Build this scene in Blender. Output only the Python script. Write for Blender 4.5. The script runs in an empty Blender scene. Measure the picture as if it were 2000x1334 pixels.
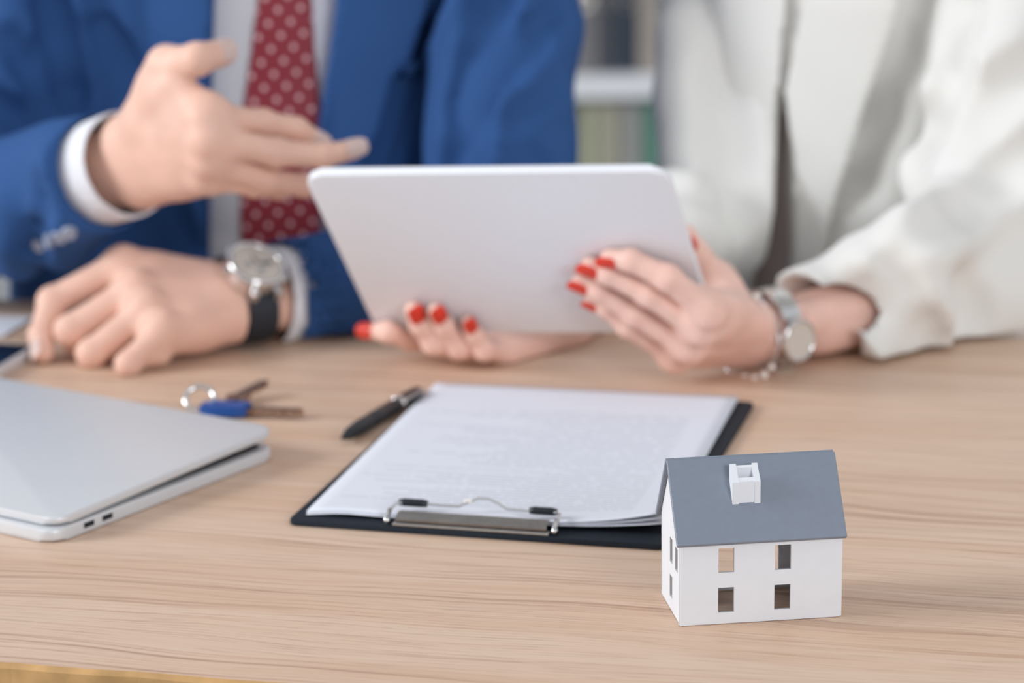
import bpy, bmesh, math, random
import numpy as np
from mathutils import Vector, Matrix

random.seed(4)
scene = bpy.context.scene
col = scene.collection

# ------------------------------------------------------------------ camera
T = 0.75                                   # height of the table top
FPX = 5000.0                               # focal length in pixels of a 2000 px wide frame
PITCH, ROLL = 0.2425, -0.0151
CAMZ = T + 0.4572
FW = np.array([0, math.cos(PITCH), -math.sin(PITCH)])
_r = np.array([1.0, 0, 0]); _u = np.cross(_r, FW)
RT = _r * math.cos(ROLL) + _u * math.sin(ROLL)
UP = -_r * math.sin(ROLL) + _u * math.cos(ROLL)
CP = np.array([0, 0, CAMZ])

cam_d = bpy.data.cameras.new('camera')
cam = bpy.data.objects.new('camera', cam_d); col.objects.link(cam)
m = Matrix.Identity(4)
for i in range(3):
    m[i][0], m[i][1], m[i][2], m[i][3] = RT[i], UP[i], -FW[i], CP[i]
cam.matrix_world = m
cam_d.sensor_width = 36.0; cam_d.sensor_fit = 'HORIZONTAL'
cam_d.lens = FPX / 2000 * 36
cam_d.clip_start = 0.05
cam_d.dof.use_dof = True
cam_d.dof.focus_distance = 1.315
cam_d.dof.aperture_fstop = 5.4
scene.camera = cam

# ------------------------------------------------------------------ light
W = bpy.data.worlds.new('world'); scene.world = W; W.use_nodes = True
W.node_tree.nodes['Background'].inputs[0].default_value = (0.93, 0.96, 1.0, 1)
W.node_tree.nodes['Background'].inputs[1].default_value = 0.55

def area(name, loc, target, size, power, color):
    l = bpy.data.lights.new(name, 'AREA'); l.shape = 'RECTANGLE'
    l.size, l.size_y = size; l.energy = power; l.color = color
    o = bpy.data.objects.new(name, l); col.objects.link(o); o.location = loc
    o.rotation_euler = (Vector(target) - Vector(loc)).to_track_quat('-Z', 'Y').to_euler()
    return o
# daylight from the room's windows: one wall to the left of the desk, one behind the camera to the right
area('window_left_offscreen', (-3.6, 1.1, 2.35), (0, 1.7, T), (1.5, 1.3), 108, (0.94, 0.975, 1.0))
area('window_camera_side_offscreen', (2.0, -2.4, 2.2), (0.1, 1.8, T + .1), (1.3, 1.1), 62, (0.94, 0.97, 1.0))

vs = scene.view_settings
vs.view_transform = 'Standard'; vs.look = 'None'; vs.gamma = 1.0; vs.use_curve_mapping = False
vs.exposure = 0.17

# ------------------------------------------------------------------ helpers
A3 = lambda *v: np.array(v, float)
def nrm(v): v = np.asarray(v, float); return v / (np.linalg.norm(v) + 1e-12)
def ray(x, y): return FW + RT * (x - 1000) / FPX + UP * (667 - y) / FPX
def at(x, y, Y):                           # point of the room at distance Y that the photo shows at x, y
    d = ray(x, y); return CP + d * Y / d[1]
def tz(x, y, z=0.0):                       # point at height z over the table
    d = ray(x, y); return CP + d * (T + z - CAMZ) / d[2]
def plane(x, y, p0, n):
    d = ray(x, y); return CP + d * ((p0 - CP) @ n) / (d @ n)
def bone(p0, x, y, L, sgn):                # next joint, L away from p0, towards (-1) or away from (+1) the camera
    d = nrm(ray(x, y)); q = p0 - CP; t = q @ d
    h2 = q @ q - t * t
    s = math.sqrt(max(L * L - h2, 0.0)); return CP + d * (t + sgn * s)

def srgb(*c):
    c = [v / 255 for v in c]
    return tuple(v / 12.92 if v <= .04045 else ((v + .055) / 1.055) ** 2.4 for v in c) + (1,)

class NT:
    def __init__(s, name):
        s.m = bpy.data.materials.new(name); s.m.use_nodes = True
        s.t = s.m.node_tree; s.b = s.t.nodes['Principled BSDF']
    def n(s, kind, **kw):
        n = s.t.nodes.new(kind)
        for k, v in kw.items():
            if k.startswith('i_'):
                k2 = k[2:]; n.inputs[int(k2) if k2.isdigit() else k2.replace('_', ' ')].default_value = v
            else: setattr(n, k, v)
        return n
    def l(s, a, b): s.t.links.new(a, b)
    def ramp(s, fac, stops):
        r = s.t.nodes.new('ShaderNodeValToRGB'); e = r.color_ramp.elements
        e[0].position, e[0].color = stops[0]; e[1].position, e[1].color = stops[-1]
        for p, c in stops[1:-1]:
            x = e.new(p); x.color = c
        s.l(fac, r.inputs[0]); return r.outputs[0]
    def bump(s, h, strength, dist):
        b = s.n('ShaderNodeBump', i_Strength=strength, i_Distance=dist); s.l(h, b.inputs['Height'])
        s.l(b.outputs[0], s.b.inputs['Normal'])

def mat(name, c, rough=.5, metal=0, noise=0.05, scale=60, bump=0.0, sheen=0, sss=0, spec=.5, coat=0):
    t = NT(name); b = t.b
    b.inputs['Roughness'].default_value = rough; b.inputs['Metallic'].default_value = metal
    b.inputs['Specular IOR Level'].default_value = spec
    b.inputs['Sheen Weight'].default_value = sheen
    b.inputs['Coat Weight'].default_value = coat
    if sss:
        b.inputs['Subsurface Weight'].default_value = sss
        b.inputs['Subsurface Radius'].default_value = (1, .35, .2)
        b.inputs['Subsurface Scale'].default_value = .006
    co = t.n('ShaderNodeTexCoord'); nz = t.n('ShaderNodeTexNoise', i_Scale=scale, i_Detail=4.0)
    t.l(co.outputs['Object'], nz.inputs['Vector'])
    lo = tuple(v * (1 - noise) for v in c[:3]) + (1,); hi = tuple(min(1, v * (1 + noise)) for v in c[:3]) + (1,)
    t.l(t.ramp(nz.outputs['Fac'], [(.3, lo), (.7, hi)]), b.inputs['Base Color'])
    if bump: t.bump(nz.outputs['Fac'], bump, .001)
    return t.m

def link(name, me, m=None, parent=None, smooth=True):
    o = bpy.data.objects.new(name, me); col.objects.link(o)
    if m: me.materials.append(m)
    if smooth: me.polygons.foreach_set('use_smooth', [True] * len(me.polygons))
    if parent: o.parent = parent
    return o
def mesh(name, v, f):
    me = bpy.data.meshes.new(name); me.from_pydata([tuple(x) for x in v], [], [tuple(x) for x in f]); me.update(); return me
def obj(name, bm, m=None, parent=None, smooth=False, angle=None):
    me = bpy.data.meshes.new(name); bmesh.ops.recalc_face_normals(bm, faces=bm.faces); bm.to_mesh(me); bm.free()
    o = link(name, me, m, parent, smooth)
    if smooth and angle: me.set_sharp_from_angle(angle=angle)
    return o
def empty(name, loc=(0, 0, 0), rz=0):
    o = bpy.data.objects.new(name, None); col.objects.link(o); o.location = loc; o.rotation_euler = (0, 0, rz)
    o.empty_display_size = .05; return o
def tag(o, label, cat, group=None):
    o['label'] = label; o['category'] = cat
    if group: o['group'] = group
    return o

def box(bm, lo, hi, bev=0, seg=2):
    r = bmesh.ops.create_cube(bm, size=1); vs_ = r['verts']
    for v in vs_: v.co = Vector([lo[i] + (v.co[i] + .5) * (hi[i] - lo[i]) for i in range(3)])
    if bev:
        es = list({e for v in vs_ for e in v.link_edges})
        bmesh.ops.bevel(bm, geom=es, offset=bev, segments=seg, affect='EDGES', profile=.5)
    return bm
def bx(lo, hi, bev=0): return box(bmesh.new(), lo, hi, bev)
def poly_prism(bm, pts, lo, hi, mp=lambda x, y, z: (x, y, z)):
    a = [bm.verts.new(mp(x, y, lo)) for x, y in pts]; b = [bm.verts.new(mp(x, y, hi)) for x, y in pts]
    bm.faces.new(a[::-1]); bm.faces.new(b); n = len(pts)
    for i in range(n): bm.faces.new((a[i], a[(i + 1) % n], b[(i + 1) % n], b[i]))
    return bm
def rrect(w, d, r, n=8, x0=0, y0=0):
    out = []
    for cx, cy, a0 in ((x0 + w - r, y0 + r, -90), (x0 + w - r, y0 + d - r, 0), (x0 + r, y0 + d - r, 90), (x0 + r, y0 + r, 180)):
        for i in range(n + 1):
            a = math.radians(a0 + 90 * i / n); out.append((cx + r * math.cos(a), cy + r * math.sin(a)))
    return out
def slab(w, d, r, z0, z1, bev, x0=0, y0=0, seg=3):    # rounded plate with softened rims
    bm = poly_prism(bmesh.new(), rrect(w, d, r, 8, x0, y0), z0, z1)
    if bev:
        es = [e for e in bm.edges if abs(e.verts[0].co.z - e.verts[1].co.z) < 1e-7]
        bmesh.ops.bevel(bm, geom=es, offset=bev, segments=seg, affect='EDGES', profile=.5)
    return bm
def tube(bm, pts, r, n=10, cap=True):
    pts = [Vector(p) for p in pts]; rings = []
    up = Vector((.13, .2, 1)).normalized(); k = len(pts)
    for i, p in enumerate(pts):
        t = (pts[min(i + 1, k - 1)] - pts[max(i - 1, 0)]).normalized()
        s = t.cross(up); s = s.normalized() if s.length > 1e-4 else t.orthogonal().normalized()
        q = t.cross(s); rr = r[i] if isinstance(r, (list, tuple)) else r
        rings.append([bm.verts.new(p + (s * math.cos(6.28319 * j / n) + q * math.sin(6.28319 * j / n)) * rr) for j in range(n)])
    for a, b in zip(rings, rings[1:]):
        for j in range(n): bm.faces.new((a[j], a[(j + 1) % n], b[(j + 1) % n], b[j]))
    if cap: bm.faces.new(rings[0][::-1]); bm.faces.new(rings[-1])
    return bm
def loop_tube(bm, pts, r, n=8):            # closed ring
    pts = [Vector(p) for p in pts]; k = len(pts); rings = []
    c = sum(pts, Vector()) / k
    for i, p in enumerate(pts):
        t = (pts[(i + 1) % k] - pts[i - 1]).normalized(); s = (p - c); s = (s - t * s.dot(t)).normalized(); q = t.cross(s)
        rings.append([bm.verts.new(p + (s * math.cos(6.28319 * j / n) + q * math.sin(6.28319 * j / n)) * r) for j in range(n)])
    for i in range(k):
        a, b = rings[i], rings[(i + 1) % k]
        for j in range(n): bm.faces.new((a[j], a[(j + 1) % n], b[(j + 1) % n], b[j]))
    return bm

# ------------------------------------------------------------------ implicit surfaces for bodies and clothes
def smin(a, b, k):
    if k <= 0: return np.minimum(a, b)
    h = np.clip(.5 + .5 * (b - a) / k, 0, 1)
    return b + (a - b) * h - k * h * (1 - h)
def smax(a, b, k): return -smin(-a, -b, k)
class Field:
    def __init__(s, lo, hi, h):
        s.lo = np.array(lo, np.float32); s.h = h
        s.n = [int(math.ceil((hi[i] - lo[i]) / h)) + 1 for i in range(3)]
        s.ax = [(s.lo[i] + h * np.arange(s.n[i])).astype(np.float32) for i in range(3)]
        s.f = np.full(s.n, 1.0, np.float32)
    def blank(s):
        o = Field.__new__(Field); o.lo, o.h, o.n, o.ax = s.lo, s.h, s.n, s.ax; o.f = np.full(s.n, 1.0, np.float32); return o
    def P(s, sl=(slice(None),) * 3):
        return s.ax[0][sl[0]][:, None, None], s.ax[1][sl[1]][None, :, None], s.ax[2][sl[2]][None, None, :]
    def region(s, lo, hi):
        out = []
        for i in range(3):
            a = max(0, int((lo[i] - s.lo[i]) / s.h)); b = min(s.n[i], int((hi[i] - s.lo[i]) / s.h) + 2)
            if b <= a: return None
            out.append(slice(a, b))
        return tuple(out)
    def cone(s, a, b, ra, rb, k=0.004, sq=None, fac=1.0, sub=False, disp=None):
        a = np.asarray(a, float); b = np.asarray(b, float); R = max(ra, rb) + k * 2 + s.h * 4 + .004
        sl = s.region(np.minimum(a, b) - R, np.maximum(a, b) + R)
        if sl is None: return
        X, Y, Z = s.P(sl); ab = b - a; L2 = ab @ ab + 1e-12
        t = np.clip(((X - a[0]) * ab[0] + (Y - a[1]) * ab[1] + (Z - a[2]) * ab[2]) / L2, 0, 1)
        dx = X - a[0] - t * ab[0]; dy = Y - a[1] - t * ab[1]; dz = Z - a[2] - t * ab[2]
        d2 = dx * dx + dy * dy + dz * dz
        if sq is not None:
            q = dx * sq[0] + dy * sq[1] + dz * sq[2]; d2 = d2 + (fac * fac - 1) * q * q
        d = np.sqrt(d2) - (ra + t * (rb - ra))
        if disp is not None: d = d + disp(X, Y, Z, t)
        d = d.astype(np.float32)
        s.f[sl] = smax(s.f[sl], -d, k) if sub else smin(s.f[sl], d, k)
    def ball(s, c, r, k=.004, sq=None, fac=1.0, sub=False): s.cone(c, np.asarray(c, float) + A3(0, 0, 1e-5), r, r, k, sq, fac, sub)
    def mesh(s, name, smooth=1):
        v, q = surface_nets(s.f, s.lo, s.h)
        if smooth and len(v):
            e = np.concatenate([q[:, [0, 1]], q[:, [1, 2]], q[:, [2, 3]], q[:, [3, 0]]])
            for _ in range(smooth):
                acc = np.zeros_like(v); cnt = np.zeros(len(v))
                for c_ in range(3):
                    acc[:, c_] = np.bincount(e[:, 0], v[e[:, 1], c_], len(v)) + np.bincount(e[:, 1], v[e[:, 0], c_], len(v))
                cnt = np.bincount(e[:, 0], minlength=len(v)) + np.bincount(e[:, 1], minlength=len(v))
                v = .5 * v + .5 * acc / np.maximum(cnt, 1)[:, None]
        me = bpy.data.meshes.new(name)
        me.vertices.add(len(v)); me.vertices.foreach_set('co', v.astype(np.float32).ravel())
        me.loops.add(len(q) * 4); me.loops.foreach_set('vertex_index', q.astype(np.int32).ravel())
        me.polygons.add(len(q)); me.polygons.foreach_set('loop_start', np.arange(0, len(q) * 4, 4, dtype=np.int32))
        me.update(calc_edges=True); me.validate()
        return me

def surface_nets(f, lo, h):
    f = f.copy(); big = np.float32(h)
    f[0] = big; f[-1] = big; f[:, 0] = big; f[:, -1] = big; f[:, :, 0] = big; f[:, :, -1] = big
    ins = f < 0; nx, ny, nz = f.shape
    c = ins[:-1, :-1, :-1].astype(np.int8)
    for dx in (0, 1):
        for dy in (0, 1):
            for dz in (0, 1):
                if dx + dy + dz: c = c + ins[dx:nx - 1 + dx, dy:ny - 1 + dy, dz:nz - 1 + dz]
    cells = np.argwhere((c > 0) & (c < 8))
    idx = np.full(c.shape, -1, np.int64); idx[tuple(cells.T)] = np.arange(len(cells))
    I, J, K = cells.T; acc = np.zeros((len(cells), 3)); cnt = np.zeros(len(cells))
    corner = [(0, 0, 0), (1, 0, 0), (0, 1, 0), (1, 1, 0), (0, 0, 1), (1, 0, 1), (0, 1, 1), (1, 1, 1)]
    val = [f[I + a, J + b, K + g] for a, b, g in corner]
    for p in range(8):
        for ax in range(3):
            if corner[p][ax]: continue
            q = p + (1, 2, 4)[ax]; a, b = val[p], val[q]; w = (a < 0) != (b < 0)
            t = np.where(w, a / np.where(w, a - b, 1), 0)
            pt = np.tile(np.array(corner[p], float), (len(cells), 1)); pt[:, ax] += t
            acc += pt * w[:, None]; cnt += w
    v = (cells + acc / cnt[:, None]) * h + np.asarray(lo)
    quads = []
    for ax in range(3):
        o = [(1, 2), (2, 0), (0, 1)][ax]
        a = [slice(None)] * 3; b = [slice(None)] * 3; a[ax] = slice(0, -1); b[ax] = slice(1, None)
        s0, s1 = ins[tuple(a)], ins[tuple(b)]
        e = np.argwhere(s0 != s1); flip = s0[tuple(e.T)]
        ok = (e[:, o[0]] > 0) & (e[:, o[1]] > 0); e = e[ok]; flip = flip[ok]
        def g(d0, d1):
            z = e.copy(); z[:, o[0]] -= d0; z[:, o[1]] -= d1; return idx[tuple(z.T)]
        q = np.stack([g(1, 1), g(0, 1), g(0, 0), g(1, 0)], -1)
        q[~flip] = q[~flip][:, ::-1]; quads.append(q)
    return v, np.concatenate(quads)

def poly2(px, X, Z):                       # signed distance to a polygon in the x-z plane
    P = np.asarray(px, float); d = np.full(np.broadcast(X, Z).shape, 1e9); s = np.ones(d.shape); n = len(P)
    for i in range(n):
        a, b = P[i], P[i - 1]; e = b - a; wx, wz = X - a[0], Z - a[1]
        t = np.clip((wx * e[0] + wz * e[1]) / (e @ e), 0, 1)
        d = np.minimum(d, (wx - e[0] * t) ** 2 + (wz - e[1] * t) ** 2)
        c1, c2, c3 = Z >= a[1], Z < b[1], e[0] * wz > e[1] * wx
        s = np.where((c1 & c2 & c3) | (~c1 & ~c2 & ~c3), -s, s)
    return (s * np.sqrt(d)).astype(np.float32)

# the table's frame: u along its front edge, v across it
TA = math.radians(-12.9)
TU, TV = A3(math.cos(TA), math.sin(TA), 0), A3(-math.sin(TA), math.cos(TA), 0)
TO = A3(-.2567, 1.1969, T)
TDEPTH = .765
def off_table(F, gap=.0008):               # keep a shape from sinking into the table top
    X, Y, Z = F.P(); v = (X - TO[0]) * TV[0] + (Y - TO[1]) * TV[1]
    d = np.maximum(np.abs(v - TDEPTH / 2) - TDEPTH / 2, np.abs(Z - (T - .02)) - .02) - gap
    F.f = np.maximum(F.f, -d.astype(np.float32))

# ------------------------------------------------------------------ materials
def wood_mat():
    t = NT('oak_wood'); co = t.n('ShaderNodeTexCoord')
    mp = t.n('ShaderNodeMapping'); t.l(co.outputs['Object'], mp.inputs[0]); mp.inputs['Scale'].default_value = (1, 1, 1)
    # slow waviness of the grain
    w = t.n('ShaderNodeTexNoise', i_Scale=1.0, i_Detail=2.0); m1 = t.n('ShaderNodeMapping'); m1.inputs['Scale'].default_value = (3.2, 9, 9)
    t.l(co.outputs['Object'], m1.inputs[0]); t.l(m1.outputs[0], w.inputs[0])
    sub = t.n('ShaderNodeVectorMath', operation='SUBTRACT'); sub.inputs[1].default_value = (.5, .5, .5); t.l(w.outputs['Color'], sub.inputs[0])
    sc = t.n('ShaderNodeVectorMath', operation='MULTIPLY'); sc.inputs[1].default_value = (0, .045, .01); t.l(sub.outputs[0], sc.inputs[0])
    ad = t.n('ShaderNodeVectorMath', operation='ADD'); t.l(co.outputs['Object'], ad.inputs[0]); t.l(sc.outputs[0], ad.inputs[1])
    def nz(s, d, sx, sy):
        a = t.n('ShaderNodeMapping'); a.inputs['Scale'].default_value = (sx, sy, sy); t.l(ad.outputs[0], a.inputs[0])
        q = t.n('ShaderNodeTexNoise', i_Scale=s, i_Detail=d, i_Roughness=.6); t.l(a.outputs[0], q.inputs[0]); return q.outputs['Fac']
    band = nz(1, 3, .9, 13); rings = nz(1, 3, 1.7, 210); pore = nz(1, 3, 18, 900)
    c1 = t.ramp(band, [(.3, srgb(222, 196, 174)), (.5, srgb(230, 208, 190)), (.72, srgb(216, 184, 157))])
    c2 = t.ramp(rings, [(.33, srgb(176, 138, 112)), (.45, srgb(230, 211, 196)), (.60, srgb(238, 224, 212)), (.72, srgb(204, 170, 144))])
    mx = t.n('ShaderNodeMix', data_type='RGBA', blend_type='MULTIPLY'); mx.inputs[0].default_value = .62
    t.l(c1, mx.inputs[6]); t.l(c2, mx.inputs[7])
    c3 = t.ramp(pore, [(.36, (.55, .46, .40, 1)), (.46, (1, 1, 1, 1))])
    m2 = t.n('ShaderNodeMix', data_type='RGBA', blend_type='MULTIPLY'); m2.inputs[0].default_value = .4
    t.l(mx.outputs[2], m2.inputs[6]); t.l(c3, m2.inputs[7]); t.l(m2.outputs[2], t.b.inputs['Base Color'])
    t.b.inputs['Roughness'].default_value = .46; t.b.inputs['Specular IOR Level'].default_value = .35
    t.bump(rings, .12, .0006)
    return t.m
M = {}
M['wood'] = wood_mat()
M['edge'] = mat('bare_wood_edge', srgb(190, 148, 96), .6, scale=40, noise=.25, bump=.3)
def cloth(name, c, c2, rough=.85, sheen=.25, scale=900):
    t = NT(name); co = t.n('ShaderNodeTexCoord'); a = t.n('ShaderNodeTexNoise', i_Scale=scale, i_Detail=2.0); b = t.n('ShaderNodeTexNoise', i_Scale=7.0, i_Detail=3.0)
    t.l(co.outputs['Object'], a.inputs[0]); t.l(co.outputs['Object'], b.inputs[0])
    mx = t.n('ShaderNodeMath', operation='MULTIPLY_ADD'); mx.inputs[1].default_value = .5; t.l(a.outputs[0], mx.inputs[0])
    hf = t.n('ShaderNodeMath', operation='MULTIPLY'); hf.inputs[1].default_value = .5; t.l(b.outputs[0], hf.inputs[0]); t.l(hf.outputs[0], mx.inputs[2])
    t.l(t.ramp(mx.outputs[0], [(.35, c), (.65, c2)]), t.b.inputs['Base Color'])
    t.b.inputs['Roughness'].default_value = rough; t.b.inputs['Sheen Weight'].default_value = sheen
    t.b.inputs['Specular IOR Level'].default_value = .2
    t.bump(a.outputs[0], .3, .0005); return t.m
M['navy'] = cloth('navy_wool', srgb(44, 78, 130), srgb(50, 87, 142), sheen=.0)
M['cream'] = cloth('cream_crepe', srgb(226, 224, 220), srgb(231, 230, 226), sheen=.03)
M['shirt'] = cloth('white_poplin', srgb(222, 222, 228), srgb(232, 232, 237), sheen=.05)
M['blouse'] = cloth('mauve_silk', srgb(176, 160, 158), srgb(184, 168, 165), .5)
M['trouser'] = cloth('dark_trouser_wool', srgb(30, 40, 60), srgb(34, 46, 70))
def tie_mat():
    t = NT('dotted_silk'); co = t.n('ShaderNodeTexCoord')
    m1 = t.n('ShaderNodeMapping'); m1.inputs['Rotation'].default_value = (0, math.radians(4), 0); t.l(co.outputs['Object'], m1.inputs[0])
    sp = t.n('ShaderNodeSeparateXYZ'); t.l(m1.outputs[0], sp.inputs[0])
    def grid(ox, oz):
        out = []
        for o, per, off in ((sp.outputs[0], .018, ox), (sp.outputs[2], .0205, oz)):
            d = t.n('ShaderNodeMath', operation='MULTIPLY_ADD'); d.inputs[1].default_value = 1 / per; d.inputs[2].default_value = off + 100; t.l(o, d.inputs[0])
            f = t.n('ShaderNodeMath', operation='FRACT'); t.l(d.outputs[0], f.inputs[0])
            s = t.n('ShaderNodeMath', operation='SUBTRACT'); s.inputs[1].default_value = .5; t.l(f.outputs[0], s.inputs[0])
            p = t.n('ShaderNodeMath', operation='MULTIPLY'); t.l(s.outputs[0], p.inputs[0]); t.l(s.outputs[0], p.inputs[1]); out.append(p.outputs[0])
        a = t.n('ShaderNodeMath', operation='ADD'); t.l(out[0], a.inputs[0]); t.l(out[1], a.inputs[1]); return a.outputs[0]
    mn = t.n('ShaderNodeMath', operation='MINIMUM'); t.l(grid(0, 0), mn.inputs[0]); t.l(grid(.5, .5), mn.inputs[1])
    t.l(t.ramp(mn.outputs[0], [(.009, srgb(240, 196, 200)), (.015, srgb(142, 40, 54))]), t.b.inputs['Base Color'])
    t.b.inputs['Roughness'].default_value = .45; t.b.inputs['Sheen Weight'].default_value = .3
    return t.m
M['tie'] = tie_mat()
M['skin_m'] = mat('warm_skin', srgb(228, 186, 168), .5, noise=.06, scale=35, sss=.35, bump=.08, spec=.35)
M['skin_f'] = mat('fair_skin', srgb(236, 196, 182), .48, noise=.06, scale=40, sss=.35, bump=.06, spec=.35)
M['nail'] = mat('bare_nail', srgb(250, 232, 226), .35, noise=.02)
M['red_nail'] = mat('coral_red_polish', srgb(246, 88, 68), .35, noise=.02, coat=.15)
M['alu'] = mat('silver_aluminium', srgb(214, 216, 220), .42, .25, noise=.015, scale=300)
M['tablet'] = mat('pale_tablet_back', srgb(234, 235, 241), .45, .02, noise=.01, scale=200)
M['screen'] = mat('black_glass', srgb(16, 20, 26), .12, noise=.05)
M['dark'] = mat('black_plastic', srgb(24, 30, 36), .42, noise=.1)
M['port'] = mat('dark_port', srgb(18, 24, 30), .7, noise=.1)
M['leather'] = mat('black_leatherette', srgb(30, 37, 47), .75, noise=.15, scale=500, bump=.4, spec=.25)
M['chrome'] = mat('chrome', srgb(225, 225, 225), .15, 1, noise=.02)
M['steel'] = mat('brushed_steel', srgb(190, 186, 182), .3, 1, noise=.08, scale=200)
M['brass'] = mat('worn_nickel', srgb(150, 122, 104), .35, .85, noise=.2, scale=200)
M['whitecard'] = mat('white_board', srgb(226, 228, 233), .6, noise=.012, scale=120)
M['roof'] = mat('grey_painted_board', srgb(125, 133, 147), .5, noise=.03, scale=200, bump=.05)
M['bluekey'] = mat('blue_plastic', srgb(20, 76, 150), .4, noise=.04)
M['button'] = mat('grey_horn', srgb(150, 158, 178), .35, noise=.1)
M['pearl'] = mat('pearl', srgb(240, 232, 224), .2, noise=.03, coat=.6)
M['dial'] = mat('ivory_dial', srgb(206, 196, 186), .4, noise=.05)
M['strap'] = mat('black_strap_leather', srgb(26, 34, 44), .5, noise=.15, scale=400, bump=.2)
M['hair'] = mat('dark_hair', srgb(58, 42, 34), .5, noise=.3, scale=300)
M['wall'] = mat('white_plaster', srgb(222, 224, 226), .9, noise=.015, scale=40)
M['floor'] = mat('grey_carpet_tile', srgb(140, 140, 142), .95, noise=.1, scale=300)
M['shelf'] = mat('white_laminate', srgb(232, 233, 236), .45, noise=.01)
for n_, c_ in dict(b_dark=(72, 76, 84), b_navy=(52, 62, 76), b_taupe=(160, 150, 142), b_beige=(172, 168, 150), b_sage=(176, 178, 152), b_green=(96, 142, 126), b_grey=(120, 118, 120), b_stone=(156, 156, 152)).items():
    M[n_] = mat('binder_' + n_[2:], srgb(*c_), .6, noise=.06)
def paper_mat():
    t = NT('printed_paper'); co = t.n('ShaderNodeTexCoord'); sp = t.n('ShaderNodeSeparateXYZ'); t.l(co.outputs['Object'], sp.inputs[0])
    def op(kind, a, b=None, c=None):
        n = t.n('ShaderNodeMath', operation=kind)
        for i, v in enumerate((a, b, c)):
            if v is None: continue
            if isinstance(v, (int, float)): n.inputs[i].default_value = v
            else: t.l(v, n.inputs[i])
        return n.outputs[0]
    u, v = sp.outputs[0], sp.outputs[1]
    row = op('MULTIPLY', v, 1 / .0052); fr = op('FRACT', row); fl = op('FLOOR', row)
    line = op('LESS_THAN', fr, .36)
    wn = t.n('ShaderNodeTexWhiteNoise', noise_dimensions='1D'); t.l(fl, wn.inputs['W'])
    lend = op('MULTIPLY_ADD', op('POWER', wn.outputs[0], .6), .13, .05)
    left = op('GREATER_THAN', u, op('SUBTRACT', .185, lend)); right = op('LESS_THAN', u, .188)
    cv = t.n('ShaderNodeCombineXYZ'); t.l(op('MULTIPLY', u, 260), cv.inputs[0]); t.l(op('MULTIPLY', fl, 7.3), cv.inputs[1])
    wd = t.n('ShaderNodeTexNoise', i_Scale=1.0, i_Detail=1.0); t.l(cv.outputs[0], wd.inputs[0]); word = op('GREATER_THAN', wd.outputs[0], .40)
    inside = op('MULTIPLY', op('GREATER_THAN', v, .024), op('LESS_THAN', v, .24))
    ink = op('MULTIPLY', op('MULTIPLY', line, word), op('MULTIPLY', op('MULTIPLY', left, right), inside))
    t.l(t.ramp(ink, [(0, srgb(222, 224, 233)), (1, srgb(200, 203, 212))]), t.b.inputs['Base Color'])
    t.b.inputs['Roughness'].default_value = .75; t.b.inputs['Specular IOR Level'].default_value = .2
    return t.m
M['print'] = paper_mat()
M['paper'] = mat('plain_paper', srgb(228, 230, 238), .8, noise=.008)

# ------------------------------------------------------------------ the room
def struct(name, bm, m, parent=None):
    o = obj(name, bm, m, parent); o['kind'] = 'structure'; return o
struct('floor', bx((-4, -2.5, -.05), (4, 6.2, 0)), M['floor'])
struct('wall_back', bx((-4, 6.2, 0), (4, 6.3, 2.8)), M['wall'])
struct('baseboard_back', bx((-4, 6.18, 0), (4, 6.2, .09)), M['shelf'])

# ------------------------------------------------------------------ desk
desk = empty('desk', (TO[0], TO[1], 0), TA)
tag(desk, 'wide oak desk with pale streaked grain and a rough front edge', 'desk')
def desk_top():
    bm = bmesh.new(); n = 90; x0, x1 = -.75, 1.25; sec = []
    for i in range(n + 1):
        x = x0 + (x1 - x0) * i / n
        w = .0012 * math.sin(x * 31) + .0009 * math.sin(x * 83 + 1) + .0005 * math.sin(x * 190)
        sec.append([bm.verts.new(c) for c in ((x, w * .5 + .0022, T), (x, w - .001, T - .0022), (x, w - .0015, T - .018), (x, .002, T - .0385), (x, .004, T - .04), (x, TDEPTH, T - .04), (x, TDEPTH, T - .001), (x, TDEPTH - .001, T))])
    for a, b in zip(sec, sec[1:]):
        for j in range(8): bm.faces.new((a[j], b[j], b[(j + 1) % 8], a[(j + 1) % 8])).material_index = 1 if j < 4 else 0
    bm.faces.new(sec[0]); bm.faces.new(sec[-1][::-1]); return bm
top = obj('table_top', desk_top(), M['wood'], desk)
top.data.materials.append(M['edge'])
for x in (-.68, 1.18):
    for y in (.06, TDEPTH - .06):
        obj('leg', bx((x - .03, y - .03, 0), (x + .03, y + .03, T - .04), .003), M['dark'], desk)

# ------------------------------------------------------------------ house model
ha, hb = tz(1328, 1222), tz(1638, 1203)
house = empty('model_house', tuple(ha + A3(0, 0, .0003)), math.atan2(hb[1] - ha[1], hb[0] - ha[0]))
tag(house, 'small white model house with grey gabled roof and square chimney on the desk', 'model house')
HW, HD, HH, HR, TH = .0834, .0494, .0466, .0798, .0016
def wall_sheet(w, outline, holes, mp):     # flat card with window holes: grid fill
    xs = sorted({0, w, *[v for h in holes for v in (h[0], h[2])]}); bm = bmesh.new()
    zmax = outline
    zs = sorted({0, *[v for h in holes for v in (h[1], h[3])]})
    keep = lambda x, z: not any(h[0] - 1e-9 <= x <= h[2] + 1e-9 and h[1] - 1e-9 <= z <= h[3] + 1e-9 for h in holes)
    if w / 2 not in xs: xs = sorted(xs + [w / 2])
    def quad(p): 
        lo = [bm.verts.new(mp(x, 0, z)) for x, z in p]; bm.faces.new(lo)
    for a, b in zip(xs, xs[1:]):
        for c, d in zip(zs, zs[1:]):
            if keep((a + b) / 2, (c + d) / 2): quad([(a, c), (b, c), (b, d), (a, d)])
        quad([(a, zs[-1]), (b, zs[-1]), (b, zmax(b)), (a, zmax(a))])
    bmesh.ops.remove_doubles(bm, verts=bm.verts, dist=1e-6)
    return bm
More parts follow.
